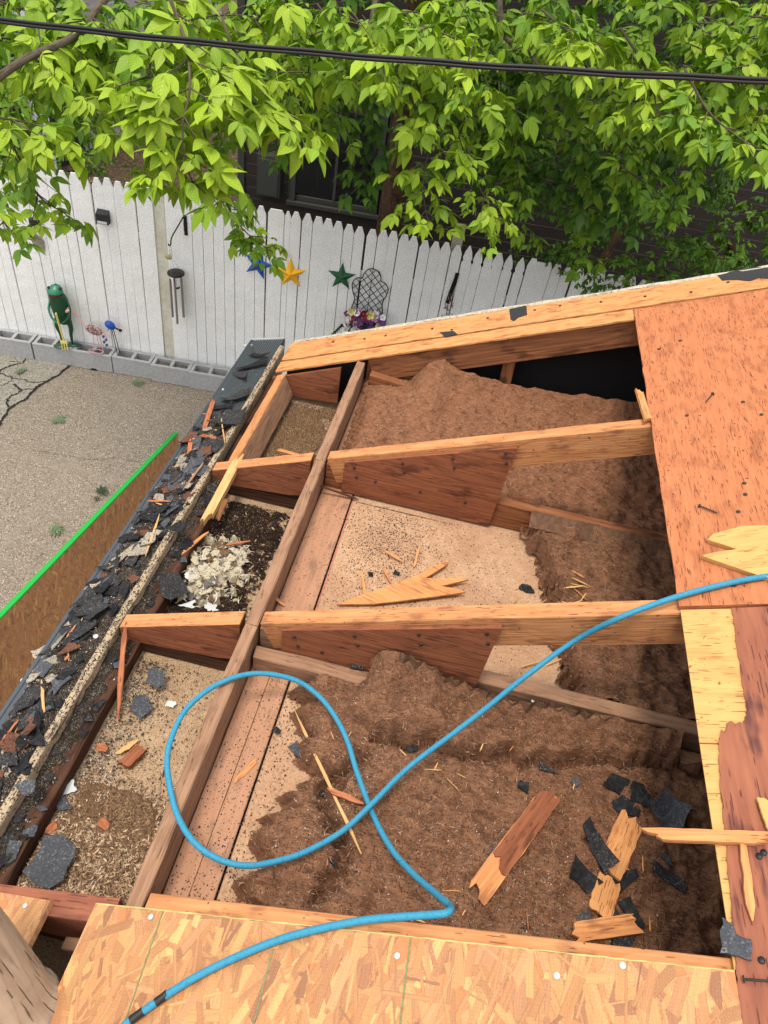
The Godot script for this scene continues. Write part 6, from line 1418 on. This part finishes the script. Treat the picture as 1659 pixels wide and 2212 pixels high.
	var Lb := thing("neighbour_shed", "building with pale lap siding, black doors and white trim behind the leaves", "building", A)
	for i in 26:
		var h = 0.1 + i * 0.13
		var p0 = A + d * 1.05 + Vector3(0, h, 0); var p1 = A + d * 6.0 + Vector3(0, h, 0)
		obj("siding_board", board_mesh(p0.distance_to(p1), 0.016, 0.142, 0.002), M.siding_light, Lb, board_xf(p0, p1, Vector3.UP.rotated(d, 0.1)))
	board("wall", A - d * 5.0 + Vector3(0, 1.7, 0) - n * 0.06, A + d * 6.0 + Vector3(0, 1.7, 0) - n * 0.06, Vector3.UP, 0.06, 3.4, M.siding_light, Lb)
	board("black_door", A + d * 0.62 + Vector3(0, 0.0, 0) + n * 0.03, A + d * 0.62 + Vector3(0, 3.0, 0) + n * 0.03, n, 0.75, 0.05, M.black, Lb)
	board("black_door", A - d * 0.55 + Vector3(0, 0.0, 0) + n * 0.03, A - d * 0.55 + Vector3(0, 3.0, 0) + n * 0.03, n, 0.7, 0.05, M.black, Lb)
	board("white_post", A + d * 0.04 + Vector3(0, 0.0, 0) + n * 0.05, A + d * 0.04 + Vector3(0, 3.2, 0) + n * 0.05, n, 0.3, 0.1, M.white, Lb)
	var w := thing("utility_cable", "upper black overhead cable crossing in front of the leaves", "cable", at_dist(0, 39, 2.7))
	obj("wire", tube_mesh(cable_pts(0.0), 0.0044, 8), M.cable, w)
	var w2 := thing("utility_cable", "lower black overhead cable running along the first one", "cable", at_dist(0, 49, 2.7))
	obj("wire", tube_mesh(cable_pts(0.0080), 0.0042, 8), M.cable, w2)
func cable_pts(drop) -> Array:
	var a := on_z(0, 40, -1.75); var b := on_z(1659, 170, -1.75); var d = b - a; var o = []
	for i in 61:
		var f = lerp(-0.6, 1.6, i / 60.0)
		o.append(a + d * f + Vector3(0, 0.07 * (f - 0.5) * (f - 0.5) - 0.0175 - drop - 0.001 * sin(f * 40.0), drop * 0.3))
	return o

# ---------------------------------------------------------------- trees
var leaf_src := []
func leaflet(st: SurfaceTool, p: Vector3, dir: Vector3, nrm: Vector3, L: float, W: float, r: RandomNumberGenerator, c: Color):
	var s := dir.cross(nrm).normalized(); var ts = [0.0, 0.12, 0.28, 0.46, 0.64, 0.82, 1.0]; var prof = [0.04, 0.62, 0.95, 1.0, 0.78, 0.40, 0.0]
	var rows = []; var q := p; var d := dir; var curl = r.randf_range(0.15, 0.6); var fold = r.randf_range(0.15, 0.4); var bow = r.randf_range(-0.25, 0.25)
	for i in 7:
		if i > 0:
			d = (d - Vector3.UP * curl * 0.16 + s * bow * 0.12).normalized(); q = q + d * L * (ts[i] - ts[i - 1])
		var nn = s.cross(d).normalized(); var w = W * 0.5 * prof[i]
		var jit = 1.0 + (0.12 if i == 3 or i == 5 else 0.0) * r.randf()
		rows.append([q - s * w * jit + nn * w * fold, q, q + s * w * jit + nn * w * fold])
	for i in 6:
		for k in 2:
			var a = rows[i][k]; var b = rows[i][k + 1]; var e = rows[i + 1][k + 1]; var f = rows[i + 1][k]
			var u0 = k * 0.5; var u1 = u0 + 0.5
			st.set_color(c)
			quad(st, a, f, e, b, Vector2(u0, ts[i]), Vector2(u0, ts[i + 1]), Vector2(u1, ts[i + 1]), Vector2(u1, ts[i]))
func compound(sd: int, c: Color, nl: int) -> ArrayMesh:      # unit: leaflet length 1, petiole along +X from the origin
	var st := SurfaceTool.new(); st.begin(Mesh.PRIMITIVE_TRIANGLES); st.set_smooth_group(0); var r := RandomNumberGenerator.new(); r.seed = sd
	var stem := c * 1.1
	var e := Vector3(0.75, -0.10, 0); var m := Vector3(0.48, -0.02, 0)
	st.set_color(stem)
	for k in [[Vector3.ZERO, m], [m, e]]: quad(st, k[0], k[1], k[1] + Vector3(0, 0, 0.025), k[0] + Vector3(0, 0, 0.025))
	var v = func(): return c * r.randf_range(0.86, 1.14)
	leaflet(st, e, Vector3(0.75, r.randf_range(-1.0, -0.2), r.randf_range(-0.3, 0.3)).normalized(), Vector3(0.5, 0.85, r.randf_range(-0.3, 0.3)).normalized(), r.randf_range(0.95, 1.2), r.randf_range(0.44, 0.54), r, v.call())
	for s in [-1, 1]:
		leaflet(st, e - Vector3(0.08, 0, 0), Vector3(0.45 + r.randf_range(-0.2, 0.2), r.randf_range(-0.95, -0.2), s * 0.72).normalized(), Vector3(0.35, 0.8, s * r.randf_range(0.1, 0.7)).normalized(), r.randf_range(0.75, 1.05), r.randf_range(0.38, 0.46), r, v.call())
		if nl > 3: leaflet(st, m, Vector3(0.12 + r.randf_range(-0.2, 0.25), r.randf_range(-0.95, -0.15), s * 0.8).normalized(), Vector3(0.15, 0.8, s * r.randf_range(0.1, 0.7)).normalized(), r.randf_range(0.55, 0.9), r.randf_range(0.34, 0.42), r, v.call())
	return done(st)
# tints are linear leaf colours
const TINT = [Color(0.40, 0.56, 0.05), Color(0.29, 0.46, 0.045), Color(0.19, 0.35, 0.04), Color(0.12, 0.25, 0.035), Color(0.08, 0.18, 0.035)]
func make_leaves():
	for t in TINT.size():
		var row = []
		for k in 8: row.append(compound(100 + k * 7 + t, TINT[t], 5 if k % 2 == 0 else 3))
		leaf_src.append(row)
class Crown:
	var leaves := []      # [transform, tint, variant]
	var st := SurfaceTool.new()
	var rng := RandomNumberGenerator.new()
	func _init(sd):
		rng.seed = sd; st.begin(Mesh.PRIMITIVE_TRIANGLES); st.set_smooth_group(0)
func add_tube(cr: Crown, pts: Array, r0: float, r1: float, sides := 5):
	var rad = []
	for i in pts.size(): rad.append(lerp(r0, r1, i / float(max(1, pts.size() - 1))))
	cr.st.append_from(tube_mesh(pts, rad, sides), 0, Transform3D())
func add_leaf(cr: Crown, p: Vector3, az: float, scale: float, tints: Array):
	var b := Basis(Vector3.UP, az) * Basis(Vector3(0, 0, 1), cr.rng.randf_range(-0.6, 0.5)) * Basis(Vector3(1, 0, 0), cr.rng.randf_range(-0.6, 0.6))
	cr.leaves.append([Transform3D(b.scaled(Vector3.ONE * scale * cr.rng.randf_range(0.55, 1.3)), p), tints[cr.rng.randi() % tints.size()], cr.rng.randi() % 8])
func twig(cr: Crown, p: Vector3, dir: Vector3, L: float, scale: float, tints: Array, gap := 0.055):
	var pts = [p]; var d := dir.normalized(); var n = int(max(2, L / gap)); var q := p
	for i in n:
		d = (d + Vector3(cr.rng.randf_range(-0.12, 0.12), -0.07, cr.rng.randf_range(-0.12, 0.12))).normalized(); q += d * (L / n); pts.append(q)
		var az = atan2(-d.z, d.x) + (PI / 2 if i % 2 else 0.4)
		for s in 2: add_leaf(cr, q, az + s * PI + cr.rng.randf_range(-0.5, 0.5), scale * lerp(1.0, 0.7, i / float(n)), tints)
	add_leaf(cr, q, atan2(-d.z, d.x), scale * 0.8, tints)
	add_tube(cr, pts, 0.0035, 0.0012, 4)
func bough(cr: Crown, ctrl: Array, r0: float, scale: float, tints: Array, side := 0.10, twl := 0.16):      # ctrl: [px, py, dist]
	var c = []
	for k in ctrl: c.append(at_dist(k[0], k[1], k[2]))
	var pts := curve_pts(c, 0.03)
	add_tube(cr, pts, r0, 0.002, 6)
	var acc = 0.0
	for i in range(1, pts.size()):
		acc += pts[i].distance_to(pts[i - 1])
		if acc > side:
			acc = 0.0
			var d: Vector3 = (pts[i] - pts[i - 1]).normalized(); var s := d.cross(Vector3.UP).normalized()
			for k in [-1, 1]:
				twig(cr, pts[i], d * 0.5 + s * k * cr.rng.randf_range(0.5, 1.0) + Vector3(0, cr.rng.randf_range(-0.3, 0.2), 0), twl * cr.rng.randf_range(0.6, 1.3), scale, tints)
func clump(cr: Crown, px, py, dist, rx, ry, dd, n, scale: float, tints: Array, twl := 0.26):
	for i in n:
		var a = cr.rng.randf() * TAU; var k = sqrt(cr.rng.randf())
		var p := at_dist(px + cos(a) * k * rx, py + sin(a) * k * ry, dist + cr.rng.randf_range(-dd, dd))
		var az = cr.rng.randf() * TAU
		twig(cr, p, Vector3(cos(az), cr.rng.randf_range(-0.5, 0.25), sin(az)), twl * cr.rng.randf_range(0.6, 1.4), scale, tints)
func finish_crown(cr: Crown, parent, keep: int, twig_mat, extra := 0.06):
	var tw := obj("twigs", done(cr.st), twig_mat, parent); tw.set_meta("kind", "stuff")
	# the leaves that show largest become single parts
	var inv := Transform3D(CB, CO).affine_inverse(); var sc = []
	for i in cr.leaves.size():
		var q: Vector3 = inv * cr.leaves[i][0].origin; var z = -q.z; var v = 0.0
		if z > 0.3:
			var px = 829.5 + q.x / z * FP; var py = 1106.0 - q.y / z * FP
			if px > -30 and px < 1690 and py > -30 and py < 700: v = cr.leaves[i][0].basis.x.length() / z
		sc.append([v, i])
	sc.sort_custom(func(a, b): return a[0] > b[0])
	var st := SurfaceTool.new(); st.begin(Mesh.PRIMITIVE_TRIANGLES)
	for k in sc.size():
		var l = cr.leaves[sc[k][1]]; var me = leaf_src[l[1]][l[2]]
		if k < keep and sc[k][0] > 0: obj("leaf", me, M.leaf, parent, l[0])
		else: st.append_from(me, 0, l[0])
	var f := obj("foliage", st.commit(), M.leaf, parent); f.set_meta("kind", "stuff")

func build_trees():
	make_leaves()
	var tr := thing("boxelder_tree", "tree with bright yellow-green compound leaves overhanging the fence", "tree", fence_at(2.45, 0, -1.15))
	var base := fence_at(2.45, 0, -1.15); var top := base + Vector3(0.15, 4.9, 0.3); var pts = []; var rad = []
	for i in 24:
		var f = i / 23.0; pts.append(base.lerp(top, f) + Vector3(0.05 * sin(f * 5), 0, 0.04 * cos(f * 7))); rad.append(0.15 * (1.0 - 0.55 * f) + 0.05 * exp(-f * 14))
	obj("trunk", tube_mesh(pts, rad, 16), M.bark_brown, tr)
	var cr := Crown.new(41)
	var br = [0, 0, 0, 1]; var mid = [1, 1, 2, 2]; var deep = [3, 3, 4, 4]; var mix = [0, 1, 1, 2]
	# limbs from the trunk out over the yard
	for e in [[[-60, 210, 3.2], [0, 165, 3.2], [60, 125, 3.25], [165, 74, 3.4], [240, -20, 3.8]], [[805, 40, 4.2], [850, 130, 4.1], [905, 250, 3.9]], [[1080, 20, 4.5], [1130, 90, 4.4], [1180, 170, 4.2]], [[1490, 40, 5.5], [1560, 90, 5.2], [1700, 130, 5.0]]]:
		var c = []
		for k in e: c.append(at_dist(k[0], k[1], k[2]))
		if e[0][0] == -60 or e[0][0] == 1490:
			c.append(c[-1].lerp(top, 0.5) + Vector3(0, 0.5, 0)); c.append(top)
		else:
			c.push_front(c[0].lerp(top, 0.5) + Vector3(0, 0.5, 0)); c.push_front(top)
		var cp := curve_pts(c, 0.06); var rr = []
		var rev = e[0][0] == -60 or e[0][0] == 1490
		for i in cp.size():
			var f = i / float(cp.size() - 1)
			rr.append(lerp(0.013, 0.06, f * f) if rev else lerp(0.06, 0.006, f))
		obj("limb", tube_mesh(cp, rr, 10), M.bark, tr)
	# hanging boughs that can be told apart
	bough(cr, [[360, -20, 3.3], [400, 90, 3.1], [410, 190, 2.95], [395, 270, 2.9], [400, 350, 2.9], [420, 400, 2.95]], 0.008, 0.105, br)
	bough(cr, [[330, 100, 3.2], [320, 190, 3.1], [330, 270, 3.0], [360, 330, 3.0]], 0.006, 0.102, br)
	bough(cr, [[480, 40, 3.3], [510, 130, 3.2], [530, 210, 3.1], [600, 235, 3.1], [630, 250, 3.1]], 0.006, 0.108, br)
	bough(cr, [[430, 250, 3.3], [470, 380, 3.4], [500, 460, 3.5], [540, 510, 3.5], [590, 545, 3.5]], 0.005, 0.064, mix, 0.08, 0.10)
	bough(cr, [[-40, 200, 3.2], [20, 300, 3.3], [60, 380, 3.4], [90, 430, 3.4], [140, 460, 3.45]], 0.006, 0.070, mix, 0.09, 0.12)
	bough(cr, [[-60, 380, 3.3], [-10, 450, 3.35], [20, 500, 3.4]], 0.005, 0.066, mix, 0.09, 0.10)
	bough(cr, [[-30, 250, 3.0], [60, 265, 3.1], [110, 280, 3.1]], 0.005, 0.098, br)
	bough(cr, [[860, 60, 4.0], [900, 180, 3.9], [945, 270, 3.8], [920, 350, 3.8], [915, 420, 3.8], [925, 480, 3.8]], 0.007, 0.090, br, 0.10, 0.14)
	bough(cr, [[950, 260, 3.9], [1000, 300, 3.9], [1030, 390, 3.9], [1070, 470, 3.9]], 0.005, 0.072, br, 0.09, 0.12)
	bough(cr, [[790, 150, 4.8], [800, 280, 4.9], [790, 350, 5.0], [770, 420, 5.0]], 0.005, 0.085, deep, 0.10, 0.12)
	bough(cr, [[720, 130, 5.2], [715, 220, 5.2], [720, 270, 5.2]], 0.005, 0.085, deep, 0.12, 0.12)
	bough(cr, [[1170, 20, 3.9], [1230, 70, 3.8], [1300, 100, 3.7]], 0.006, 0.09, br)
	bough(cr, [[1340, 60, 4.0], [1400, 160, 3.9], [1420, 240, 3.8], [1430, 270, 3.8]], 0.006, 0.088, br)
	bough(cr, [[1480, 150, 3.9], [1530, 240, 3.8], [1600, 300, 3.8], [1640, 320, 3.8]], 0.006, 0.09, mix)
	bough(cr, [[1300, 330, 4.4], [1400, 400, 4.3], [1450, 440, 4.3]], 0.006, 0.09, mid)
	bough(cr, [[1250, 300, 4.8], [1270, 420, 4.9], [1260, 520, 5.0], [1268, 560, 5.0]], 0.006, 0.080, mid, 0.11, 0.12)
	bough(cr, [[1080, 190, 4.6], [1110, 300, 4.6], [1120, 420, 4.7], [1110, 470, 4.7]], 0.006, 0.08, mid, 0.10, 0.14)
	# clumps of the crown
	clump(cr, 60, 40, 3.7, 150, 70, 0.5, 14, 0.085, mix)
	clump(cr, 250, 60, 4.0, 150, 80, 0.6, 15, 0.085, mid)
	clump(cr, 110, 200, 4.3, 150, 90, 0.5, 13, 0.085, mid)
	clump(cr, 520, 40, 4.0, 200, 80, 0.6, 24, 0.088, mix)
	clump(cr, 540, 170, 4.3, 130, 90, 0.5, 17, 0.088, mid)
	clump(cr, 780, 60, 4.3, 160, 90, 0.6, 22, 0.088, mid)
	clump(cr, 1000, 60, 4.2, 160, 90, 0.6, 22, 0.088, mix)
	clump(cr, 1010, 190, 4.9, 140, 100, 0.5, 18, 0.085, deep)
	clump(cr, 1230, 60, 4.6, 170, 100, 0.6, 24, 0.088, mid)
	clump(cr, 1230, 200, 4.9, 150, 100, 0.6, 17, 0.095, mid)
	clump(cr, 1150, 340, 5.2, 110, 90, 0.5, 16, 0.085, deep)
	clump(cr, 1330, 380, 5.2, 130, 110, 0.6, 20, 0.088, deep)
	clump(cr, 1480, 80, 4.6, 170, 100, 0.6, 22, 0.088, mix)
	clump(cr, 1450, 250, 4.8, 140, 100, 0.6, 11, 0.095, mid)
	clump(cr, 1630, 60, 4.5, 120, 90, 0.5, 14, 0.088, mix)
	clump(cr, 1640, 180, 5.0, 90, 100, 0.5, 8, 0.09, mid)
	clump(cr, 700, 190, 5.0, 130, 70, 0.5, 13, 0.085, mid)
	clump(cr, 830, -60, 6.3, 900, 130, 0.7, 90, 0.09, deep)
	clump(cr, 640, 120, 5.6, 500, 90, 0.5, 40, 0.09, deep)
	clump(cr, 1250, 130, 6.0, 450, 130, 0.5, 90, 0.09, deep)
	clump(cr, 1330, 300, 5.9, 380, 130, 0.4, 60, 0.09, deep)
	clump(cr, 1150, 150, 4.2, 200, 130, 0.4, 16, 0.086, mix)
	clump(cr, 1560, 150, 4.4, 140, 130, 0.4, 12, 0.088, mix)
	clump(cr, 640, 90, 3.9, 200, 90, 0.4, 14, 0.088, br)
	clump(cr, 160, 110, 3.6, 170, 80, 0.4, 12, 0.085, br)
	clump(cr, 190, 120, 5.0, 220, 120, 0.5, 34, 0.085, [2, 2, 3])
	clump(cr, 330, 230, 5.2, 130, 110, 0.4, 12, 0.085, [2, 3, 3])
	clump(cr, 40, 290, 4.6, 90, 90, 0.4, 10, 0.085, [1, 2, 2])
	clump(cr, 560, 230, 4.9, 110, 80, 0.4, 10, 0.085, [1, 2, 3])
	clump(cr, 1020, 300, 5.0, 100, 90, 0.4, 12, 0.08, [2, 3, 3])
	# unseen crown added above the view to shade the house behind
	var hi := Crown.new(90)
	for i in 420:
		var p := Vector3(hi.rng.randf_range(-4.5, 4.5), hi.rng.randf_range(1.4, 4.6), hi.rng.randf_range(-8.6, -3.2))
		var az = hi.rng.randf() * TAU; twig(hi, p, Vector3(cos(az), -0.1, sin(az)), 0.5, 0.13, mid, 0.09)
	cr.leaves.append_array(hi.leaves); cr.st.append_from(done(hi.st), 0, Transform3D())
	finish_crown(cr, tr, 300, M.bark)
	# shrubs behind the fence
	var sh = [["leafy shrub with small dark leaves behind the roof edge", 1420, 560, 6.4, 200, 70, 46, 6.2], ["leafy shrub with fine foliage in front of the right siding", 1580, 470, 6.8, 110, 120, 46, 6.8], ["dark shrub growing against the lap siding past the last pickets", 1240, 500, 7.1, 90, 110, 26, 4.9], ["low green shrub behind the fence in front of the pale siding", 150, 330, 8.2, 150, 60, 22, -0.9]]
	for k in sh.size():
		var e = sh[k]; var root := fence_at(e[7] if k < 3 else -0.9, 0, -0.9 if k < 3 else -1.2)
		var t := thing("shrub", e[0], "shrub", root)
		var c2 := Crown.new(60 + k)
		var ctr := at_dist(e[1], e[2], e[3])
		obj("trunk", tube_mesh(curve_pts([root, root.lerp(ctr, 0.4) + Vector3(0.1, 0, 0), root.lerp(ctr, 0.9)], 0.1), [0.045, 0.04, 0.035, 0.03, 0.025, 0.02] if false else 0.03, 8), M.bark_brown, t)
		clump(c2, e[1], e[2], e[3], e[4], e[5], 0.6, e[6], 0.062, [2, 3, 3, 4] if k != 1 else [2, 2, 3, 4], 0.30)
		finish_crown(c2, t, 40, M.bark_brown)
	var tk := thing("small_tree_trunk", "dark forked trunk standing before the lap siding", "tree trunk", fence_at(4.55, 0, -1.1))
	var b2 := fence_at(4.55, 0, -1.1); var f2 := at_dist(1345, 480, b2.distance_to(CO) - 0.35)
	obj("trunk", tube_mesh(curve_pts([b2, b2.lerp(f2, 0.5), f2, f2 + Vector3(0.05, 0.8, 0)], 0.1), 0.05, 10), M.bark_brown, tk)
	obj("branch", tube_mesh(curve_pts([f2 - Vector3(0, 0.15, 0), f2 + Vector3(0.25, 0.1, 0), f2 + Vector3(0.5, 0.5, 0)], 0.08), 0.025, 8), M.bark_brown, tk)

func _ready():
	set_view()
	var t0 = Time.get_ticks_msec()
	make_materials(); print("materials ", Time.get_ticks_msec() - t0)
	build_ground()
	build_garage()
	build_neighbour()
	build_fence()
	build_trusses()
	build_eave()
	build_gutter()
	build_sheets()
	build_insulation(); print("structure ", Time.get_ticks_msec() - t0)
	build_blocks()
	build_yard_things()
	build_ornaments()
	build_hose()
	build_log()
	build_trees(); print("trees ", Time.get_ticks_msec() - t0)
	build_debris(); print("all ", Time.get_ticks_msec() - t0)
